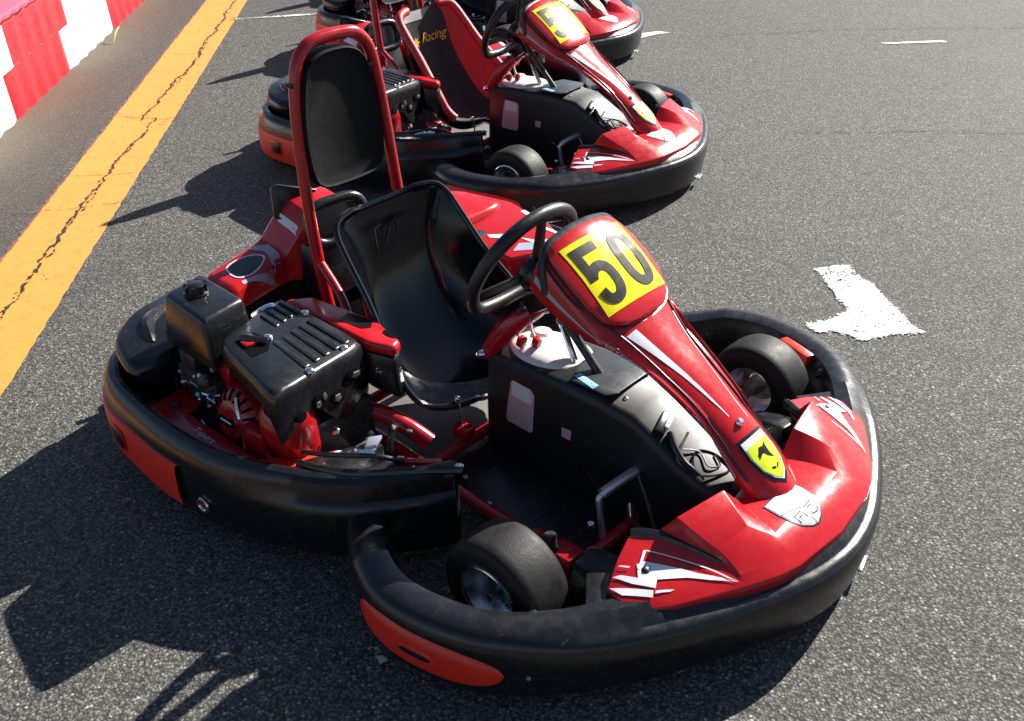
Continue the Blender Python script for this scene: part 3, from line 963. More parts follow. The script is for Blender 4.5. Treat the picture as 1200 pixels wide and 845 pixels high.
def build_seat(K):
    vs, n, c = seat_surface(44, 29)
    bm = bmesh.new()
    bv = [bm.verts.new(p) for p in vs]
    for q in grid_faces(n, c): bm.faces.new([bv[i] for i in q])
    bmesh.ops.recalc_face_normals(bm, faces=bm.faces)
    bm.normal_update()
    ctr = bm.faces[len(bm.faces) // 2 + 12]
    if ctr.normal.x + ctr.normal.z < 0: bmesh.ops.reverse_faces(bm, faces=bm.faces[:])
    bm.normal_update()
    nrm = {v: v.normal.copy() for v in bm.verts}
    ext = bmesh.ops.extrude_face_region(bm, geom=bm.faces[:])
    for v in ext['geom']:
        if isinstance(v, bmesh.types.BMVert):
            src = min(nrm, key=lambda q: (q.co - v.co).length_squared) if False else None
    # thickness: push the copied sheet back
    for v in [g for g in ext['geom'] if isinstance(g, bmesh.types.BMVert)]:
        v.co += V((-.006, 0, -.006))
    s = obj_bm('seat', bm, 'seat_shell', K, angle=60)
    vs2, n2, c2 = seat_surface(44, 29)
    rim = [vs2[i * c2] for i in range(n2)] + [vs2[(n2 - 1) * c2 + j] for j in range(1, c2)] + [vs2[i * c2 + c2 - 1] for i in range(n2 - 2, -1, -1)] + [vs2[j] for j in range(c2 - 2, 0, -1)]
    v, f = tube_geo([p + V((-.003, 0, -.003)) for p in rim], .0085, 8, False, True)
    obj('seat_rim', v, f, 'seat_shell', s)
    # raised moulded emblem on the backrest
    tr = bvh_of(s)
    fr = (V((-.385, .0, .50)), V((0, 1, 0)), V((-.05, 0, 1)))
    # seen from the front the +Y side is to the right
    sq = stroke([(-.045, .022), (-.045, -.05)], .004) + stroke([(-.045, .022), (-.02, .03)], .004) + stroke([(.035, .022), (.035, -.01)], .004) + stroke([(.02, .024), (.035, .024)], .004) + stroke([(-.03, -.052), (.02, -.052)], .004) + stroke([(-.018, .012), (.01, .016), (-.012, -.028)], .006)
    decal('seat_emblem', sq, fr, tr, 'dark_metal', s, .0022, .02)
    for y in (-.16, .16):
        bolt('bolt', (-.06, y, .142), (-.2, 0, 1), .010, .006, 'steel', s)
    # strut with red bracket at the front lip
    v, f = merge(box_geo((.035, -.155, .105), (.05, .04, .03), Matrix.Rotation(.3, 3, 'Z')))
    obj('seat_bracket', v, f, 'red_paint', s, bevel=.006)
    bolt('bolt', (.012, -.15, .19), (0, -.3, 1), .010, .012, 'chrome', s)
    v, f = tube_geo([(.02, -.152, .18), (.03, -.155, .11)], .003, 6)
    obj('strap', v, f, 'steel', s)
    for yy in (-1, 1):
        v, f = tube_geo(crom([(-.34, yy * .20, .32), (-.40, yy * .17, .36), (-.50, yy * .15, .42)], 8), .013, 10)
        obj('seat_stay', v, f, 'red_paint', s)
    return s

def build_wheel_steering(K):
    C = V((.160, -.05, .594)); t = rad(25)
    n = V((-math.cos(t), 0, math.sin(t))); a = V((0, 1, 0)); b = n.cross(a).normalized()
    if b.z < 0: b = -b
    R = .152
    pts = []
    for i in range(48):
        th = 2 * math.pi * i / 48
        rr = R
        y = rr * math.cos(th) * 1.06; z = rr * math.sin(th)
        if z < -R * .74: z = -R * .74 + (z + R * .74) * .35
        pts.append(C + a * y + b * z)
    v, f = tube_geo(pts, .0165, 12, False, True)
    o = obj('steering_wheel', v, f, 'soft_grip', K)
    dish = -n * .035
    for th in (rad(90), rad(200), rad(-20)):
        p1 = C + a * (R * 1.03 * math.cos(th)) + b * (R * .97 * math.sin(th))
        p0 = C + dish + a * (.03 * math.cos(th)) + b * (.03 * math.sin(th))
        d = (p1 - p0); sd = d.cross(n).normalized()
        w0, w1, th_ = .020, .013, .004
        bot = [p0 - sd * w0 - n * th_, p1 - sd * w1 - n * th_, p1 + sd * w1 - n * th_, p0 + sd * w0 - n * th_]
        top = [q + n * 2 * th_ for q in bot]
        v, f = hexa_geo(bot, top)
        obj('spoke', v, f, 'dark_metal' if th > 1 else 'steel', o, bevel=.002)
    v, f = revolve_geo([(0, .02), (.036, .018), (.045, .008), (.047, -.02), (.030, -.045), (0, -.045)], C + dish, n, 20)
    obj('hub', v, f, 'black_plastic', o)
    for i in range(3):
        th = rad(90 + 120 * i)
        bolt('bolt', C + dish + n * .017 + a * .026 * math.cos(th) + b * .026 * math.sin(th), n, .006, .006, 'chrome', o)
    v, f = tube_geo([C + dish, V((.52, 0, .17))], .011, 12)
    obj('steering_column', v, f, 'dark_metal', K)
    # post and clamps that carry the column
    sp = obj('steering_support', *tube_geo(crom([(.06, -.075, .315), (.10, -.065, .38), (.155, -.045, .44), (.19, -.02, .475)], 10), [.026, .026, .027, .028, .027, .026, .025, .025, .024, .022], 10), 'red_paint', K)
    bolt('bolt', (.062, -.10, .325), (-.3, -1, .2), .012, .016, 'chrome', sp)
    for y0, bx in ((-.028, .155), (-.005, .185)):
        tube('wire', [(.20, y0, .47), (.165, y0 - .02, .45), (bx - .02, y0 - .025, .405), (bx, y0 - .025, .375)], .0045, 'tank_plastic', sp, 6, 12)
        v, f = box_geo((bx, y0 - .027, .375), (.020, .020, .028), Matrix.Rotation(.3, 3, 'Y'))
        obj('wire_connector', v, f, 'red_paint', sp, bevel=.003)
    v, f = tube_geo([(.215, .01, .45), (.292, -.02, .355)], .0065, 8)
    obj('steering_rod', v, f, 'chrome', sp)
    v, f = tube_geo([(.222, .012, .455), (.299, -.016, .36)], .003, 6)
    obj('rod_sleeve', v, f, 'black_plastic', sp)
    for q in range(8):
        r = random.Random(q + 3)
        bolt('bolt', (.14 + .1 * r.random(), -.07 + .05 * r.random(), .44 + .07 * r.random()), (r.uniform(-1, 1), -1, r.random()), .007, .012, r.choice(['chrome', 'dark_metal', 'steel']), sp)
    v, f = merge(box_geo((.20, -.02, .50), (.07, .08, .05), Matrix.Rotation(-.6, 3, 'Y')), box_geo((.25, .02, .46), (.05, .06, .06)))
    obj('column_clamp', v, f, 'black_plastic', sp, bevel=.006)
    return o

CON = [  # x, half width at top, top z, half width at floor
    (.045, .060, .315, .075), (.075, .092, .333, .10), (.20, .100, .342, .108), (.33, .102, .347, .112), (.44, .102, .347, .115), (.448, .102, .341, .115),
    (.52, .100, .335, .115), (.585, .098, .300, .115), (.65, .098, .262, .115), (.71, .096, .238, .11), (.76, .09, .225, .10)]

def build_console(K):
    rings = []
    for x, hw, z, fw_ in CON:
        half = [(fw_, .045), (fw_ * .5 + hw * .5 + .004, (z + .045) / 2), (hw + .002, z - .03), (hw, z - .012), (hw - .008, z - .003), (hw - .018, z), (hw * .4, z + .006), (0, z + .008)]
        rings.append([(x, -y, q) for y, q in half] + [(x, y, q) for y, q in half[-2::-1]])
    v, f = loft(rings)
    o = obj('tank_cover', v, f, 'console_black', K, bevel=.004, bang=45, angle=42)
    tr = bvh_of(o)
    # the fuel tank swelling up through the opening
    rings = []
    for i in range(13):
        u = i / 12; x = .085 + (.335 - .085) * u
        s = max(.02, math.sin(math.pi * u)) ** .45
        ring = []
        for k in range(20):
            a = 2 * math.pi * k / 20
            ring.append((x, .082 * s * math.copysign(abs(math.cos(a)) ** .7, math.cos(a)), .338 + .026 * s * math.copysign(abs(math.sin(a)) ** .8, math.sin(a))))
        rings.append(ring)
    v, f = loft(rings)
    tk = obj('fuel_tank', v, f, 'tank_plastic', K)
    v, f = revolve_geo([(0, .014), (.022, .013), (.026, .008), (.026, 0), (.034, -.01)], (.15, .03, .355), (0, .1, 1), 16)
    obj('filler_cap', v, f, 'tank_plastic', tk)
    # upper lid plate with its label
    def topz(x):
        for a, b in zip(CON[:-1], CON[1:]):
            if a[0] <= x <= b[0]: return a[2] + (b[2] - a[2]) * (x - a[0]) / (b[0] - a[0])
        return CON[-1][2]
    vs = [(.335, -.075), (.345, -.092), (.445, -.092), (.462, -.07), (.462, .07), (.445, .092), (.345, .092), (.335, .075), (.320, .03), (.318, -.03)]
    lid_v, lid_f = prism_geo([(x, y, .3535) for x, y in vs], (0, 0, .006))
    lid = obj('cover_lid', lid_v, lid_f, 'charcoal_lid', o, bevel=.0025)
    tl = bvh_of(lid)
    fr = ((.375, -.075, .36), (.97, -.22, 0), (.22, .97, 0))
    decal('blue_label', [[(-.035, -.010), (.035, -.010), (.035, .010), (-.035, .010)]], fr, tl, 'blue_vinyl', lid, .0012, .05)
    bl = []
    for i in range(6):
        x = -.029 + i * .0105
        bl += [[(x, -.005), (x + .003, -.005), (x + .003, .005), (x, .005)], [(x + .003, .002 - .003 * (i % 2)), (x + .008, .002 - .003 * (i % 2)), (x + .008, .005 - .003 * (i % 2)), (x + .003, .005 - .003 * (i % 2))]]
    decal('label_print', bl, fr, tl, 'white_vinyl', lid, .002, .05)
    bolt('bolt', (.475, -.055, topz(.475) + .004), (0, 0, 1), .006, .004, 'chrome', o)
    # windows in the right-hand wall through which the tank shows
    frw = ((.20, -.115, .2), (1, 0, 0), (0, 0, 1))
    rr = lambda x0, x1, z0, z1, sk: [(x0 + sk + .008, z1), (x1 + sk * .2 - .012, z1 - .002), (x1 + sk * .2, z1 - .014), (x1, z0 + .01), (x1 - .008, z0), (x0 + .006, z0), (x0, z0 + .008), (x0 + sk * .9, z1 - .008)]
    for sg in (-1, 1):
        frw = ((.20, sg * .16, .2), (1, 0, 0), (0, 0, 1)) if sg < 0 else ((.20, sg * .16, .2), (-1, 0, 0), (0, 0, 1))
        q = (lambda l: l) if sg < 0 else (lambda l: [(-x, z) for x, z in l][::-1])
        decal('tank_window', [q(rr(-.058, .036, -.038, .090, .018))], frw, tr, 'pink_tank', o, .0012, .02)
        decal('tank_window', [q([(-.035, .088), (.022, .088), (.034, .076), (.030, .045), (-.038, .045)])], frw, tr, 'tank_plastic', o, .0022, .02)
        decal('tank_window', [q([(.13, .0), (.158, .0), (.160, .028), (.130, .026)])], frw, tr, 'pink_tank', o, .0012, .02)
    # cable and plug lying on the sloping front of the cover
    cb = [(.60, -.055, topz(.60) + .012), (.63, -.075, topz(.63) + .012), (.66, -.085, topz(.66) + .010), (.70, -.088, topz(.70) + .010)]
    tube('cable', cb, .008, 'black_plastic', o, 8, 14)
    v, f = box_geo((.585, -.04, topz(.585) + .016), (.012, .040, .012), Matrix.Rotation(.5, 3, 'Y') @ Matrix.Rotation(.35, 3, 'Z'))
    obj('cable_plug', v, f, 'white_vinyl', o, bevel=.003)
    v, f = box_geo((.575, -.05, topz(.585) + .014), (.022, .065, .016), Matrix.Rotation(.5, 3, 'Y') @ Matrix.Rotation(.35, 3, 'Z'))
    obj('cable_plug', v, f, 'black_plastic', o, bevel=.003)
    loop = [(.62, -.01), (.645, -.085), (.69, -.092), (.72, -.06), (.735, -.01), (.69, .0), (.66, -.03), (.675, -.07), (.715, -.085)]
    tube('cable', [(x, y, topz(x) + .009) for x, y in loop], .0028, 'black_plastic', o, 6, 50)
    loop = [(.64, -.06), (.665, -.03), (.70, -.045), (.715, -.02), (.69, -.005)]
    tube('cable', [(x, y, topz(x) + .011) for x, y in loop], .002, 'dark_metal', o, 6, 30)
    return o

def build_floor(K):
    lp = [(.0, -.16), (.10, -.25), (.22, -.295), (.40, -.295), (.58, -.27), (.66, -.20), (.70, 0), (.66, .20), (.58, .27), (.40, .295), (.22, .295), (.10, .25), (.0, .16)]
    v, f = prism_geo([(x, y, .036) for x, y in lp], (0, 0, .010))
    o = obj('floor_tray', v, f, 'satin_black', K, bevel=.003)
    for p in ((.12, -.24), (.24, -.275), (.50, -.265), (.24, .275), (.5, .265)):
        bolt('bolt', (p[0], p[1], .046), (0, 0, 1), .009, .005, 'steel', o)
    v, f = prism_geo([(-.42, -.27, .030), (.06, -.27, .030), (.06, .27, .030), (-.42, .27, .030)], (0, 0, .006))
    obj('belly_plate', v, f, 'grey_floor', K, bevel=.002)
    # welded tube frame
    g = []
    for sg in (-1, 1):
        g.append(tube_geo(crom([(-.92, sg * .30, .085), (-.5, sg * .30, .085), (-.1, sg * .29, .075), (.2, sg * .315, .068), (.45, sg * .325, .070), (.62, sg * .34, .078), (.80, sg * .25, .085), (.86, sg * .1, .085)], 40), .0165, 10))
        g.append(box_geo((.545, sg * .355, .09), (.06, .05, .075)))
        g.append(box_geo((.47, sg * .325, .088), (.09, .014, .03)))
        g.append(tube_geo([(.02, sg * .30, .075), (.05, sg * .62, .10)], .013, 8))
        g.append(tube_geo([(-.45, sg * .30, .085), (-.47, sg * .62, .10)], .013, 8))
    for x, z in ((-.90, .085), (-.30, .075), (.04, .07), (.86, .085), (.56, .07)):
        g.append(tube_geo([(x, -.30 if x < .8 else -.1, z), (x, .30 if x < .8 else .1, z)], .0155, 10))
    v, f = merge(*g)
    fr = obj('chassis_frame', v, f, 'red_paint', K, bevel=.002, bang=60)
    v, f = tube_geo([(-.535, -.58, .140), (-.535, .58, .140)], .02, 12)
    obj('rear_axle', v, f, 'steel', K)
    for sg in (-1, 1):
        v, f = tube_geo([(.52, sg * .36, .125), (.52, sg * .56, .128)], .011, 10)
        obj('stub_axle', v, f, 'steel', K)
        v, f = tube_geo([(.525, sg * .375, .055), (.515, sg * .372, .165)], .014, 10)
        kp = obj('king_pin', v, f, 'dark_metal', K)
        v, f = tube_geo([(.56, sg * .38, .075), (.56, sg * .03, .062)], .006, 8)
        obj('track_rod', v, f, 'dark_metal', kp)
        # moulded deflector block between wheel and fairing
        v, f = hexa_geo([(.575, sg * .415, .04), (.70, sg * .43, .04), (.70, sg * .30, .04), (.575, sg * .31, .04)], [(.585, sg * .385, .135), (.70, sg * .40, .150), (.70, sg * .31, .165), (.585, sg * .325, .150)])
        obj('deflector', v, f, 'satin_black', K, bevel=.012)
        # stay from deflector to the bumper
        v, f = hexa_geo([(.66, sg * .43, .15), (.76, sg * .56, .16), (.79, sg * .53, .16), (.70, sg * .40, .15)], [(.66, sg * .43, .185), (.76, sg * .56, .188), (.79, sg * .53, .188), (.70, sg * .40, .19)])
        obj('bumper_stay', v, f, 'satin_black', K, bevel=.005)
        # pedal: bent chrome rod with cross bar, and its return strut
        name = 'throttle_pedal' if sg < 0 else 'brake_pedal'
        s = sg
        pd = tube(name, [(.55, s * .225, .048), (.545, s * .225, .10), (.535, s * .225, .165), (.532, s * .222, .182), (.535, s * .205, .190)], .0075, 'satin_chrome', K, 10, 22)
        v, f = tube_geo(crom([(.533, s * .212, .190), (.542, s * .15, .197), (.552, s * .085, .200)], 8), .0125, 12)
        obj('pedal_bar', v, f, 'satin_chrome', pd)
        bolt('bolt', (.552, s * .085, .200), (0, -s, 0), .0125, .008, 'white_vinyl', pd)
        v, f = tube_geo(crom([(.555, s * .105, .195), (.585, s * .11, .14), (.62, s * .12, .07), (.625, s * .12, .048)], 12), .0055, 8)
        obj('pedal_strut', v, f, 'steel', pd)
        v, f = tube_geo(crom([(.56, s * .14, .135), (.575, s * .15, .10), (.61, s * .145, .06)], 10), .010, 10)
        obj('return_spring', v, f, 'chrome', pd)
        bolt('bolt', (.53, s * .245, .12), (-.3, s, .2), .011, .012, 'chrome', pd)
        tube('throttle_cable', [(.36, s * .10, .10), (.42, s * .13, .15), (.48, s * .16, .15), (.53, s * .18, .08)], .004, 'black_plastic', pd, 6, 20)
    return o

def pod_profile(u=0):
    return [(-.085, .05), (-.03, .028), (-.006, .042), (.004, .10), (.004, .165), (.000, .185), (-.010, .196), (-.014, .222), (-.018, .240), (-.028, .250), (-.044, .252), (-.056, .246), (-.063, .228), (-.065, .14)]

POD_REAR = [(-.085, .05), (-.03, .028), (-.006, .042), (.003, .10), (.004, .15), (.004, .175), (.003, .200), (-.001, .222), (-.008, .238), (-.018, .248), (-.032, .251), (-.044, .246), (-.051, .230), (-.053, .14)]

def build_pods(K):
    out = []
    for sg in (-1, 1):
        pts = [(x, y if sg < 0 else -y) for x, y in POD]
        if sg < 0: pts = pts[::-1]
        P = offset_path(pts, 101)
        def pf(i, u, p):
            e = min(1, min(u, 1 - u) / .02)
            e = .55 + .45 * math.sqrt(max(0, 1 - (1 - e) ** 2))
            k = sstep(.28, .05, p.x)
            kk = sstep(-.25, .05, p.x)
            pr = [(a[0] * kk + b[0] * (1 - kk), a[1] * kk + b[1] * (1 - kk)) for a, b in zip(pod_profile(), POD_REAR)]
            return [((d + .04) * e - .04, z) for d, z in pr]
        v, f = band(P, pf)
        o = obj('side_pod', v, f, 'black_plastic', K, angle=32)
        out.append(o)
        st = [q for q in P if -.83 < q[0].x < -.305 and abs(q[0].y) > .655]
        if sg > 0: st = st[::-1]
        n = len(st)
        rows = [(.062, .004), (.065, .011), (.090, .0135), (.120, .0145), (.160, .0135), (.178, .011), (.182, .004)]
        vs = []
        for i, (p, nr) in enumerate(st):
            for z, d in rows:
                vs.append((p.x + nr.x * d, p.y + nr.y * d, z))
        m = obj('marker_panel', vs, grid_faces(n, len(rows)), 'orange_red_plastic', o, angle=40)
        # recessed latch in the panel
        i = min(range(n), key=lambda q: abs(st[q][0].x + .610))
        p, nr = st[i]; t = V((nr.y, -nr.x, 0)) if sg < 0 else V((-nr.y, nr.x, 0))
        t = V((nr.y, -nr.x, 0))
        for nm, mt, a, b_, d0 in (('latch_frame', 'engine_red', .040, .030, .0150), ('latch_slot', 'black_plastic', .022, .024, .0175)):
            lp = [p + nr * d0 + t * x + V((0, 0, .128 + z)) for x, z in [(math.copysign(abs(q) ** .5, q) * a + (-.010 if nm == 'latch_slot' else 0), math.copysign(abs(z) ** .5, z) * b_) for q, z in ellipse(0, 0, 1, 1, 20)]]
            v, f = prism_geo(lp, nr * .003)
            obj(nm, v, f, mt, m, bevel=.001)
        # eyelet
        i = min(range(len(P)), key=lambda q: abs(P[q][0].x + .235) + (0 if P[q][0].y * sg > 0 else 9))
        p, nr = P[i]; c = p + nr * .006 + V((0, 0, .098))
        v, f = revolve_geo([(.011, 0), (.014, .004), (.020, .004), (.022, 0)], c, nr, 18)
        ey = obj('eyelet', v, f, 'chrome', o)
        v, f = revolve_geo([(0, .001), (.012, .001)], c, nr, 14)
        obj('eyelet_hole', v, f, 'engine_red', ey)
        # bay floor inside the pod
        v, f = prism_geo([(-.86, sg * .28, .045), (.02, sg * .28, .045), (.06, sg * .60, .045), (-.1, sg * .69, .045), (-.6, sg * .70, .045), (-.84, sg * .58, .045)], (0, 0, .006))
        obj('bay_floor', v, f, 'dark_metal', o)
    # long ridge and stiffening lip along the right pod front
    o = out[0]
    tube('pod_lip', [(-.06, -.59, .235), (.02, -.565, .252), (.08, -.535, .262), (.12, -.50, .258), (.15, -.46, .235)], [.006] * 16, 'black_plastic', o, 8, 16)
    tube('pod_rail', [(-.02, -.63, .245), (.10, -.585, .250), (.22, -.47, .250), (.285, -.405, .246)], [.010] * 16, 'black_plastic', o, 8, 16)
    v, f = hexa_geo([(-.06, -.62, .15), (.10, -.58, .15), (.17, -.45, .15), (-.02, -.45, .15)], [(-.06, -.62, .225), (.10, -.58, .238), (.15, -.46, .232), (-.02, -.47, .21)])
    obj('pod_shield', v, f, 'black_plastic', o, bevel=.012, bseg=3)
    v, f = box_geo((.17, -.435, .23), (.11, .02, .012), Matrix.Rotation(.65, 3, 'Z'))
    obj('pod_trim', v, f, 'engine_red', o, bevel=.003)
    bolt('bolt', (.275, -.405, .248), (0, 0, 1), .012, .010, 'chrome', o)
    # red cover of the left pod
    o = out[1]
    top = [(-.78, .46, .285), (-.34, .44, .268), (-.285, .56, .268), (-.30, .655, .278), (-.40, .70, .285), (-.60, .735, .298), (-.80, .70, .298)]
    v, f = loft([[(x, y, .20) for x, y, z in top], [(x, y, z - .01) for x, y, z in top], [(x * .985 - .006, .565 + (y - .565) * .95, z) for x, y, z in top]])
    cv = obj('pod_cover', v, f, 'red_plastic', o, bevel=.006, bseg=3)
    tr = bvh_of(cv)
    fr = ((-.5, .58, .3), (1, 0, 0), (0, 1, 0))
    decal('pod_stripe', [[(-.02, .135), (.06, .12), (.10, .085), (.17, .088), (.19, .10), (.19, .075), (.10, .070), (.05, .10), (-.02, .115)], [(.10, -.02), (.205, -.02), (.19, .045), (.15, .0)], [(.02, -.08), (.07, -.05), (.06, -.02), (.0, -.07)]], fr, tr, 'white_vinyl', cv, .0014, .02)
    decal('pod_stripe', [[(.14, -.10), (.20, -.03), (.17, .0), (.12, -.05)]], fr, tr, 'grey_vinyl', cv, .0016, .02)
    return out

def build_rear(K):
    half = [(-.885, -.545), (-.915, -.42), (-.945, -.25), (-.96, -.1)]
    pts = half + [(-.96, 0)] + [(x, -y) for x, y in half[::-1]]
    P = offset_path(pts[::-1], 61)
    P = [(p, (nr if nr.x < 0 else -nr)) for p, nr in P]
    v, f = band(P, lambda i, u, p: [(-.12, .05), (-.03, .035), (.0, .05), (.004, .12), (.002, .19), (-.010, .215), (-.016, .238), (-.032, .252), (-.07, .254), (-.12, .25), (-.125, .16)])
    o = obj('rear_bumper', v, f, 'black_plastic', K, angle=32)
    for sg in (-1, 1):
        # raised corner deck with a dark vent slot under its edge
        P0 = [(-.60, -.690), (-.70, -.685), (-.775, -.645), (-.835, -.565), (-.865, -.46), (-.87, -.36), (-.62, -.36), (-.585, -.56)]
        P0 = [(x, -y * sg) for x, y in P0]
        if sg < 0: P0 = [(x, y) for x, y in [(a, b) for a, b in P0]]
        lay = [(.22, .86), (.268, .86), (.270, .98), (.276, 1.0), (.290, .99), (.304, .93), (.310, .85)]
        cx, cy = -.72, sg * .53
        rings = [[(cx + (x - cx) * k, cy + (y - cy) * k, z + .018 * sstep(-.58, -.86, x) * (1 if z > .27 else 0)) for x, y in crom(P0, 40, True)] for z, k in lay]
        v, f = loft(rings)
        dk = obj('corner_deck', v, f, 'black_plastic' if sg < 0 else 'red_plastic', o, angle=35)
        if sg > 0: continue
        vs = [(-.64, -.665), (-.72, -.640), (-.79, -.575), (-.815, -.50)]
        v, f = tube_geo(crom([(x, -y * sg, .268) for x, y in vs], 16), .0095, 8)
        obj('vent_slot', v, f, 'void', dk)
        v, f = tube_geo(crom([(-.66, sg * .60, .312), (-.75, sg * .56, .322), (-.80, sg * .47, .322)], 10), [.006, .012, .016, .018, .019, .019, .018, .016, .012, .006], 8)
        obj('deck_rib', v, f, 'black_plastic', dk)
    bolt('bolt', (-.655, -.50, .305), (0, 0, 1), .010, .010, 'cast_alloy', o)
    v, f = prism_geo([(-.80, -.46, .312), (-.72, -.50, .312), (-.70, -.44, .312), (-.79, -.40, .312)], (0, 0, .006))
    obj('deck_plate', v, f, 'engine_red', o, bevel=.002)
    # red centre cover rising to a hump, with a vent
    st = [(-.265, -.955, .268, -.800, .268), (-.24, -.965, .285, -.800, .283), (-.06, -.985, .310, -.838, .304), (-.035, -.980, .322, -.835, .312), (.0, -.935, .405, -.800, .385), (.035, -.905, .452, -.775, .432), (.10, -.90, .462, -.765, .445), (.17, -.905, .455, -.765, .440), (.21, -.935, .405, -.79, .390), (.25, -.97, .325, -.82, .32), (.28, -.975, .31, -.83, .305), (.46, -.945, .285, -.80, .283), (.49, -.93, .268, -.80, .268)]
    rings = []
    for y, xb, zb, xf, zf in st:
        rings.append([(xb - .006, y, .22), (xb, y, zb - .012), (xb + .016, y, zb), (xf - .03, y, zf), (xf - .005, y, zf - .012), (xf + .012, y, .22)])
    v, f = loft(rings)
    cv = obj('rear_cover', v, f, 'red_plastic', o, bevel=.006, bseg=3, bang=22, angle=35)
    tr = bvh_of(cv)
    fr = ((-.88, -.15, .3), (1, 0, 0), (0, 1, 0))
    vent = [(x - .008, y + .005) for x, y in [(-.035, -.045), (.0, -.058), (.035, -.055), (.047, -.03), (.040, .01), (.015, .05), (-.01, .055), (-.035, .03), (-.045, -.01)]]
    vent = crom(vent, 40, True)
    decal('vent_edge', [[(x * 1.14, y * 1.12) for x, y in vent]], fr, tr, 'white_vinyl', cv, .0012, .03)
    decal('cover_vent', [vent], fr, tr, 'black_vinyl', cv, .0024, .03)
    decal('cover_decal', [[(-.075, .06), (-.03, .085), (.0, .08), (.05, .055), (.06, .08), (.02, .105), (-.04, .112), (-.08, .085)], [(.05, -.06), (.062, -.06), (.062, .055), (.052, .03)]], fr, tr, 'grey_vinyl', cv, .0014, .02)
    decal('hump_stripe', [[(-.02, .145), (.07, .145), (.065, .158), (-.02, .158)]], fr, tr, 'white_vinyl', cv, .0014, .02)
    v, f = prism_geo([(-.905, -.012, .395), (-.915, -.002, .49), (-.905, .012, .502), (-.885, .06, .486), (-.86, .13, .462), (-.865, .10, .44), (-.88, .0, .40)], (-.012, .004, 0))
    obj('cover_fin', v, f, 'black_plastic', cv, bevel=.003)
    # black moulded loop in front of the hump, open in the middle
    C = V((-.715, .085, .415)); ax, az = V((.10, .99, 0)).normalized(), V((-.25, 0, .97)).normalized()
    pts = []
    for k in range(36):
        a = 2 * math.pi * k / 36
        ca, sa = math.cos(a), math.sin(a)
        pts.append(C + ax * .098 * math.copysign(abs(ca) ** .6, ca) + az * .062 * math.copysign(abs(sa) ** .6, sa))
    v, f = tube_geo(pts, .017, 10, False, True)
    lp = obj('rear_loop', v, f, 'black_plastic', o)
    v, f = prism_geo([p * 1 + V((-.03, 0, -.01)) for p in pts], (-.004, 0, 0))
    obj('loop_back', v, f, 'satin_black', lp)
    v, f = hexa_geo([(-.79, -.03, .20), (-.66, -.03, .20), (-.66, .20, .20), (-.79, .20, .20)], [(-.78, -.02, .355), (-.70, -.015, .355), (-.70, .185, .355), (-.78, .19, .355)])
    obj('loop_base', v, f, 'satin_black', lp, bevel=.012)
    return o

def build_hoop(K):
    cy = .02
    pts = [(-.44, cy - .165, .09), (-.50, cy - .163, .30), (-.535, cy - .160, .52), (-.552, cy - .152, .72), (-.560, cy - .140, .86), (-.562, cy - .122, .945), (-.561, cy - .085, .988), (-.560, cy - .04, 1.0)]
    pts = pts + [(x, 2 * cy - y, z) for x, y, z in pts[::-1]]
    o = tube('roll_hoop', pts, .0168, 'red_paint', K, 14, 70)
    for sg in (-1, 1):
        v, f = tube_geo([(-.47, cy + sg * .163, .18), (-.80, cy + sg * .20, .10)], .014, 10)
        obj('hoop_stay', v, f, 'red_paint', o)
    # padded panel hung inside the hoop
    lay = [(-.535, .90), (-.528, .965), (-.536, 1.0), (-.575, 1.0), (-.585, .95)]
    base = [(-.086, .625), (-.102, .66), (-.108, .76), (-.103, .86), (-.085, .935), (-.05, .965), (0, .972), (.05, .965), (.085, .935), (.103, .86), (.108, .76), (.102, .66), (.086, .625), (.05, .612), (-.05, .612)]
    pc = crom(base, 56, True)
    rings = []
    for dx, k in lay:
        rings.append([(dx - .008 * ((z - .8) / .2), .008 + y * k * (1.24 - .50 * max(0, z - .74)), .79 + (z - .79) * (1 - (1 - k) * .6)) for y, z in pc])
    v, f = loft(rings)
    h = obj('headrest', v, f, 'padding', K, angle=45)
    for z in (.70, .90):
        for sg in (-1, 1):
            v, f = box_geo((-.565, sg * .13 + .01, z), (.03, .03, .012))
            obj('headrest_clip', v, f, 'black_plastic', h, bevel=.002)
    return o

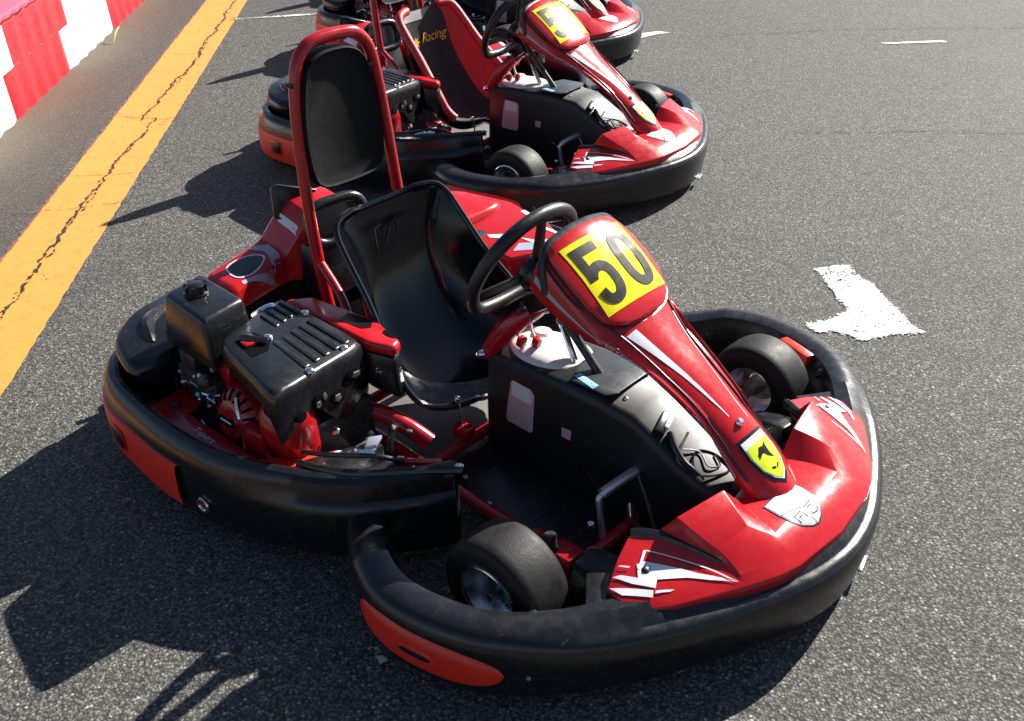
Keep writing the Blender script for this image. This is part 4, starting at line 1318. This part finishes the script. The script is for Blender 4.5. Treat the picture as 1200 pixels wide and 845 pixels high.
def build_engine(K):
    v, f = merge(box_geo((-.25, -.45, .15), (.30, .24, .20)), cyl_geo((-.25, -.34, .20), (-.25, -.26, .20), .05, .05, 20))
    E_ = obj('engine', v, f, 'dark_metal', K, bevel=.012)
    # ribbed cover over the engine
    BR, BL, FL, FR = V((-.352, -.590, .425)), V((-.440, -.335, .418)), V((-.118, -.320, .388)), V((-.040, -.655, .425))
    def bil(a, b): return BR * (1 - a) * (1 - b) + BL * (1 - a) * b + FL * a * b + FR * a * (1 - b)
    N_, Mm = 13, 13
    def skirt(pts_fn, dz_list, outs):
        pass
    rings = []
    order = []
    def outline(s, dz):
        lp = []
        K_ = 10
        for a, b in [(i / K_, 0) for i in range(K_)] + [(1, i / K_) for i in range(K_)] + [(1 - i / K_, 1) for i in range(K_)] + [(0, 1 - i / K_) for i in range(K_)]:
            aa = .5 + (a - .5) * s; bb = .5 + (b - .5) * s
            # rounded corners
            da, db = abs(a - .5) * 2, abs(b - .5) * 2
            c = max(0, min(da, db) - .72) / .28
            sh = 1 - .055 * c
            p = bil(.5 + (aa - .5) * sh, .5 + (bb - .5) * sh)
            lp.append(p + V((0, 0, dz)))
        return lp
    def low(lp, s):
        # bottom edge of the skirt: hangs deeper at the front
        outp = []
        K_ = 10
        for i, p in enumerate(lp):
            side = i // K_; t = (i % K_) / K_
            if side == 0: d = .024 + .085 * sstep(.82, 1.0, t)
            elif side == 1: d = .109 - .055 * sstep(.04, .2, t) + .085 * sstep(.35, .65, t)
            elif side == 2: d = .14 - .11 * sstep(0, .5, t)
            else: d = .04
            outp.append(p + V((0, 0, -d)))
        return outp
    top = outline(.91, .0035)
    R_ = [low(outline(.965, -.028), 1), low(outline(1.0, -.028), 1), outline(1.0, -.030), outline(.995, -.018), outline(.98, -.008), outline(.955, -.001), top, outline(.5, .005)]
    v, f = loft(R_, True, False, False)
    n = 40
    f.append(tuple((len(R_) - 1) * n + i for i in range(n)))
    cov = obj('engine_cover', v, f, 'satin_black', E_, angle=40)
    nz = (FR - BR).cross(BL - BR).normalized()
    if nz.z < 0: nz = -nz
    # ribs
    def rib(a0, a1, b, wb, h=.004, nm='cover_rib'):
        c = [bil(a0, b - wb), bil(a1, b - wb), bil(a1, b + wb), bil(a0, b + wb)]
        cc = sum(c, V()) / 4
        v, f = hexa_geo([p + nz * .001 for p in c], [cc + (p - cc) * .94 + nz * (.005 + h) for p in c])
        obj(nm, v, f, 'satin_black', cov, bevel=.003)
    for k in range(5): rib(.44, .92, .42 + k * .112, .030)
    for k in range(4): rib(.07, .32, .60 + k * .098, .028)
    for a, b in ((.36, .42), (.96, .40), (.93, .80), (.36, .93)):
        bolt('bolt', bil(a, b) + nz * .004, nz, .0115, .009, 'chrome', cov)
    # sunken opening with the starter grip
    lp = [bil(.16, .14), bil(.46, .14), bil(.50, .30), bil(.40, .42), bil(.20, .36)]
    cc = sum(lp, V()) / 5
    v, f = prism_geo([p + nz * .0045 for p in lp], nz * .0012)
    op = obj('cover_opening', v, f, 'void', cov)
    v, f = tube_geo(crom([bil(.20, .20) + nz * .01, bil(.30, .26) + nz * .014, bil(.42, .36) + nz * .012], 8), .010, 8)
    obj('starter_grip', v, f, 'black_plastic', op)
    v, f = tube_geo([bil(.20, .18) + nz * .010, bil(.27, .30) + nz * .013], .006, 8)
    obj('starter_rope', v, f, 'cast_alloy', op)
    v, f = box_geo(bil(.30, .22) + nz * .008, (.03, .03, .012))
    obj('fuel_lever', v, f, 'engine_red', op, bevel=.003)
    # red shroud between the cover and the seat
    lp = [(-.44, -.325, .405), (-.40, -.262, .402), (-.20, -.222, .388), (-.085, -.238, .372), (-.070, -.275, .372), (-.128, -.312, .388)]
    bot = [(x, y, z - .034) for x, y, z in lp]
    bot2 = [(-.44, -.325, .33), (-.40, -.262, .30), (-.20, -.222, .27), (-.075, -.242, .225), (-.062, -.278, .225), (-.12, -.312, .25)]
    v, f = loft([bot, lp])
    shr = obj('engine_shroud', v, f, 'red_plastic', E_, bevel=.012, bseg=3)
    v, f = loft([bot2, [(x * 1.0 - .003, y - .004, z + .002) for x, y, z in bot]])
    obj('shroud_skirt', v, f, 'black_plastic', shr, bevel=.008)
    ts = bvh_of(shr)
    fr = ((-.22, -.265, .4), (.97, .22, 0), (-.22, .97, 0))
    decal('shroud_label', [[(-.045, -.022), (.03, -.022), (.045, .0), (.03, .026), (-.045, .022)]], fr, ts, 'black_vinyl', shr, .0014, .03)
    decal('shroud_hole', [ellipse(.105, .005, .026, .016)], fr, ts, 'void', shr, .0016, .03)
    # vents and metal showing through the front face of the cover
    fx = (FL - FR).normalized(); fn = V((fx.y, -fx.x, 0)).normalized()
    if fn.x < 0: fn = -fn
    rq = random.Random(5)
    for (t, dz, a, b_, mt) in ((.80, -.058, .030, .018, 'void'), (.82, -.062, .018, .010, 'steel'), (.62, -.092, .030, .020, 'void'), (.60, -.094, .014, .012, 'cast_alloy'), (.44, -.075, .030, .024, 'void'), (.40, -.080, .010, .010, 'steel'), (.47, -.068, .008, .012, 'cast_alloy'), (.22, -.085, .020, .014, 'void'), (.90, -.105, .02, .012, 'void')):
        c = FR + (FL - FR) * t + V((0, 0, dz)) + fn * (.001 if mt == 'void' else .003)
        lp = [c + fx * p + V((0, 0, 1)) * q for p, q in ellipse(0, 0, a, b_, 12 if mt == 'void' else 5, rq.random())]
        v, f = prism_geo(lp, fn * .004)
        obj('guard_vent', v, f, mt, cov, bevel=.001)
    # recoil starter: finned red disc
    c = V((-.285, -.585, .238)); ax = V((.06, -.97, .24)).normalized()
    v, f = revolve_geo([(0, .058), (.030, .058), (.034, .052), (.046, .050), (.066, .040), (.080, .024), (.088, -.01), (.090, -.05)], c, ax, 40)
    rc = obj('recoil_starter', v, f, 'engine_red', E_)
    x_ = ax.cross(V((0, 0, 1))).normalized(); y_ = x_.cross(ax)
    for i in range(18):
        a = 2 * math.pi * i / 18
        d = x_ * math.cos(a) + y_ * math.sin(a); tn_ = x_ * -math.sin(a) + y_ * math.cos(a)
        p0 = c + d * .050 + ax * .0495; p1 = c + d * .076 + ax * .0315
        v, f = hexa_geo([p0 - tn_ * .0028, p1 - tn_ * .0045, p1 + tn_ * .0045, p0 + tn_ * .0028], [q + ax * .003 for q in (p0 - tn_ * .0024, p1 - tn_ * .004, p1 + tn_ * .004, p0 + tn_ * .0024)])
        obj('fan_slot', v, f, 'void', rc)
    lp = [c + ax * .0585 + x_ * p + y_ * q for p, q in [(-.034, -.004), (-.02, .010), (.03, .010), (.036, -.002), (.022, -.012), (-.022, -.012)]]
    v, f = prism_geo(lp, ax * .003)
    pl = obj('starter_badge', v, f, 'black_vinyl', rc)
    lp = [c + ax * .0622 + x_ * p + y_ * q for p, q in [(-.020, -.002), (.020, .0), (.020, .004), (-.020, .002)]]
    v, f = prism_geo(lp, ax * .0006)
    obj('starter_badge', v, f, 'white_vinyl', rc)
    # square outlet grille beside it and the red cylinder cowl
    v, f = box_geo((-.185, -.615, .225), (.075, .06, .085), Matrix.Rotation(.15, 3, 'Z'))
    gr = obj('outlet_grille', v, f, 'engine_red', E_, bevel=.006)
    for k in range(4):
        v, f = box_geo((-.210 + k * .017, -.6465 + k * .0025, .227), (.008, .004, .05), Matrix.Rotation(.15, 3, 'Z'))
        obj('grille_slot', v, f, 'void', gr)
    v, f = revolve_geo([(0, .10), (.045, .10), (.060, .085), (.066, .05), (.062, 0), (.058, -.05), (.045, -.06)], (-.125, -.565, .245), (.10, -.22, 1), 24)
    obj('cylinder_cowl', v, f, 'engine_red', E_)
    v, f = hexa_geo([(-.52, -.54, .20), (-.36, -.58, .20), (-.36, -.42, .20), (-.52, -.40, .20)], [(-.50, -.53, .345), (-.34, -.58, .352), (-.36, -.42, .35), (-.50, -.40, .345)])
    obj('fan_cowl', v, f, 'engine_red', E_, bevel=.012)
    tube('starter_rope', [(-.245, -.625, .325), (-.225, -.638, .312), (-.215, -.645, .29)], .006, 'chrome', E_, 8, 8)
    tube('choke_lever', [(-.20, -.650, .272), (-.205, -.652, .25), (-.20, -.655, .215)], .005, 'chrome', E_, 8, 8)
    v, f = box_geo((-.115, -.60, .368), (.040, .010, .012), Matrix.Rotation(.5, 3, 'Y'))
    obj('throttle_lever', v, f, 'chrome', E_, bevel=.002)
    # mounting plate with lettering
    lp = [(-.545, -.705), (-.16, -.705), (-.145, -.652), (-.44, -.652), (-.47, -.60), (-.57, -.60)]
    v, f = prism_geo([(x, y, .196) for x, y in lp], (0, 0, .012))
    mp = obj('mounting_plate', v, f, 'engine_red', E_, bevel=.003)
    lp = [(-.545, -.688), (-.16, -.691)]
    v, f = hexa_geo([(-.545, -.715, .17), (-.16, -.715, .17), (-.16, -.706, .17), (-.545, -.706, .17)], [(-.545, -.715, .212), (-.16, -.715, .212), (-.16, -.706, .212), (-.545, -.706, .212)])
    obj('plate_flange', v, f, 'engine_red', mp, bevel=.003)
    tm = bvh_of(mp)
    fr = ((-.37, -.692, .21), (1, 0, 0), (0, 1, 0))
    decal('plate_lettering', text_loops_mesh('T-sport', .026, .2), fr, tm, 'white_vinyl', mp, .0014, .05)
    bolt('bolt', (-.50, -.655, .208), (0, 0, 1), .012, .012, 'dark_metal', mp)
    bolt('bolt', (-.165, -.680, .208), (0, 0, 1), .014, .012, 'steel', mp)
    v, f = prism_geo([(-.155, -.700, .198), (-.05, -.690, .198), (.035, -.635, .198), (.045, -.55, .198), (-.06, -.55, .198), (-.145, -.652, .198)], (0, 0, .012))
    fl = obj('front_plate', v, f, 'orange_red_plastic', E_, bevel=.003)
    bolt('bolt', (.012, -.625, .210), (0, 0, 1), .012, .016, 'chrome', fl)
    # red rail that curves past the front of the engine, near the seat
    tube('engine_rail', [(-.16, -.36, .19), (-.10, -.315, .185), (-.03, -.285, .155), (.02, -.262, .12)], .024, 'red_paint', E_, 10, 18)
    # carburettor, hoses, bolts
    rr = random.Random(21)
    v, f = merge(cyl_geo((-.02, -.50, .17), (.03, -.47, .19), .030, .026, 16), box_geo((.0, -.44, .17), (.05, .05, .06)))
    obj('carburettor', v, f, 'cast_alloy', E_, bevel=.004)
    v, f = merge(box_geo((-.47, -.575, .24), (.17, .05, .10)), box_geo((-.52, -.565, .30), (.07, .05, .07)), cyl_geo((-.44, -.60, .28), (-.40, -.60, .30), .022, .018, 14))
    obj('linkage_block', v, f, 'dark_metal', E_, bevel=.005)
    for k in range(5):
        a = V((-.54 + k * .035, -.602, .215 + .02 * (k % 3)))
        tube('linkage_rod', [a, a + V((.02, -.008, .03)), a + V((.05, -.004, .045 - .02 * (k % 2)))], .0045, ['chrome', 'steel', 'dark_metal'][k % 3], E_, 8, 8)
    for k in range(38):
        p = (rr.uniform(-.56, .02), rr.uniform(-.60, -.40), rr.uniform(.20, .33))
        if k < 14: p = (rr.uniform(-.555, -.385), -.598, rr.uniform(.205, .30))
        if k > 20: p = (rr.uniform(-.04, .06), rr.uniform(-.56, -.34), rr.uniform(.15, .23))
        bolt('bolt', p, (rr.uniform(-1, 1), -1, rr.uniform(0, 1.2)), rr.uniform(.006, .013), rr.uniform(.008, .02), rr.choice(['chrome', 'steel', 'cast_alloy', 'dark_metal']), E_)
    for k in range(9):
        a = V((rr.uniform(-.60, -.40), rr.uniform(-.58, -.44), rr.uniform(.16, .32)))
        if k > 5: a = V((rr.uniform(-.04, .05), rr.uniform(-.55, -.36), rr.uniform(.16, .22)))
        b = a + V((rr.uniform(-.08, .1), rr.uniform(-.05, .08), rr.uniform(-.06, .05)))
        tube('hose', [a, (a + b) / 2 + V((0, 0, .03)), b], rr.uniform(.004, .008), rr.choice(['black_plastic', 'black_plastic', 'steel']), E_, 8, 12)
    for k in range(2):
        a = V((-.50 + k * .035, -.560, .21 + .03 * k)); b = a + V((.012, -.01, .045))
        v, f = tube_geo([a, b], .0055, 8); obj('lever', v, f, 'chrome', E_)
    v, f = prism_geo([(.0, -.44, .215), (.03, -.42, .225), (.04, -.45, .215), (.02, -.47, .21)], (0, 0, .01))
    obj('gasket_tag', v, f, 'grey_vinyl', E_, bevel=.002)
    v, f = tube_geo(crom([(-.04, -.53, .205), (.01, -.51, .225), (.06, -.47, .225)], 8), .006, 8)
    obj('choke_rod', v, f, 'chrome', E_)
    # exhaust-side box with cap
    T = [(-.598, -.575, .468), (-.632, -.442, .468), (-.418, -.455, .468), (-.395, -.592, .468)]
    B = [(-.615, -.590, .325), (-.645, -.435, .325), (-.40, -.445, .325), (-.375, -.600, .325)]
    mid = [tuple(V(b) * .75 + V(t) * .25 + V((0, 0, 0))) for b, t in zip(B, T)]
    v, f = hexa_geo(B, T)
    ab = obj('air_box', v, f, 'satin_black', E_, bevel=.016, bseg=4)
    sm = [V(b) * .78 + V(t) * .22 for b, t in zip(B, T)]
    cc = sum(sm, V()) / 4
    v, f = prism_geo([cc + (p - cc) * 1.012 - V((0, 0, .002)) for p in sm], (0, 0, .004))
    obj('box_seam', v, f, 'black_vinyl', ab)
    v, f = merge(revolve_geo([(0, .026), (.018, .026), (.024, .022), (.026, .006), (.032, .002), (.032, -.004)], (-.532, -.518, .470), (0, 0, 1), 18))
    cap = obj('box_cap', v, f, 'black_plastic', ab)
    for i in range(8):
        a = 2 * math.pi * i / 8
        v, f = box_geo((-.532 + .025 * math.cos(a), -.518 + .025 * math.sin(a), .484), (.008, .008, .02), Matrix.Rotation(a, 3, 'Z'))
        obj('cap_grip', v, f, 'black_plastic', cap)
    v, f = cyl_geo((-.53, -.50, .25), (-.52, -.51, .33), .05, .06, 16)
    obj('box_stem', v, f, 'black_plastic', ab)
    v, f = tube_geo([(-.385, -.60, .335), (-.405, -.45, .338)], .006, 8)
    obj('box_clip', v, f, 'steel', ab)
    tube('spark_lead', [(-.43, -.43, .40), (-.40, -.40, .425), (-.40, -.37, .41)], .009, 'chrome', E_, 8, 8)
    return E_

def build_kart(label, number):
    K = thing('go_kart', label, 'go-kart', 'red and black go-karts parked in a row')
    build_front_bumper(K)
    build_front_fairing(K)
    nose, ntree, nframe = build_nose(K, number)
    build_floor(K)
    build_console(K)
    build_seat(K)
    build_wheel_steering(K)
    build_pods(K)
    build_rear(K)
    build_hoop(K)
    build_engine(K)
    wheel(K, .52, -.520, .131, .128, .070, -1)
    wheel(K, .515, .508, .127, .124, .068, 1)
    wheel(K, -.535, -.47, .140, .19, .072, -1)
    wheel(K, -.535, .47, .140, .19, .072, 1)
    return K, ntree, nframe

PLACE = [(-.0507, 2.3277, -42.96), (-.0678, 4.6271, -36.79), (-.1057, 6.6514, -34.93), (-.1084, 8.424, -34.0)]
K0, ntree, nframe = build_kart('red and black go-kart with number 50 on its yellow plate, nearest of the row', None)
def flatten(root):
    """thing > part > sub-part and no deeper: lower pieces hang from their part"""
    for part in list(root.children):
        for sub in list(part.children_recursive):
            if sub.parent is not part: sub.parent = part
flatten(K0)
others = [dup(K0) for _ in range(3)]
karts = [K0] + others
for k, (x, y, a) in zip(karts, PLACE):
    k.location = (x, y, 0); k.rotation_euler = (0, 0, rad(a))
karts[1]['label'] = 'red and black go-kart with number 51 and yellow script on its seat cover'
karts[2]['label'] = 'red and black go-kart behind number 51, cut off by the top edge of the photo'
karts[3]['label'] = 'farthest go-kart of the row, beyond the top edge with only its shadow showing'
add_digits([c for c in karts[0].children if c.name.startswith('nose_cone')][0], ntree, nframe, '50')
add_digits([c for c in karts[1].children if c.name.startswith('nose_cone')][0], ntree, nframe, '51')

def seat_cover(K):
    vs, n, c = seat_surface(44, 29, -.66, .66, .010, .03, .80)
    cv = obj('seat_cover', vs, grid_faces(n, c), 'cloth_black', K)
    tr = bvh_of(cv)
    for a, b in ((-1.0, -.655), (.655, 1.0)):
        vs, n, c = seat_surface(44, 11, a, b, .011, .0, .80)
        side = obj('cover_side', vs, grid_faces(n, c), 'cloth_red', cv)
        edge = [vs[i * c + (0 if a < -.9 else c - 1)] for i in range(n)]
        v, f = tube_geo(edge, .019, 10)
        obj('cover_hem', v, f, 'cloth_red', side)
    vs, n, c = seat_surface(44, 15, -.64, .0, .0125, .03, .20)
    obj('cover_band', vs, grid_faces(n, c), 'cloth_grey', cv)
    vs, n, c = seat_surface(44, 7, .0, .06, .0128, .03, .24)
    obj('cover_piping', vs, grid_faces(n, c), 'cloth_black', cv)
    fr = (V((-.38, -.075, .455)), V((0, 1, 0)).normalized(), V((-.25, 0, 1)).normalized())
    decal('cover_script', text_loops_mesh('Racing', .062, .35), (V((-.37, -.030, .45)), fr[1], fr[2]), tr, 'yellow_thread', cv, .0035, .05)
    star = [((.026 if i % 2 == 0 else .012) * math.cos(math.pi * i / 7) + .012, (.03 if i % 2 == 0 else .014) * math.sin(math.pi * i / 7)) for i in range(14)]
    decal('cover_emblem', [star], fr, tr, 'yellow_thread', cv, .0035, .05)
    return cv
seat_cover(karts[1])
flatten(karts[1])
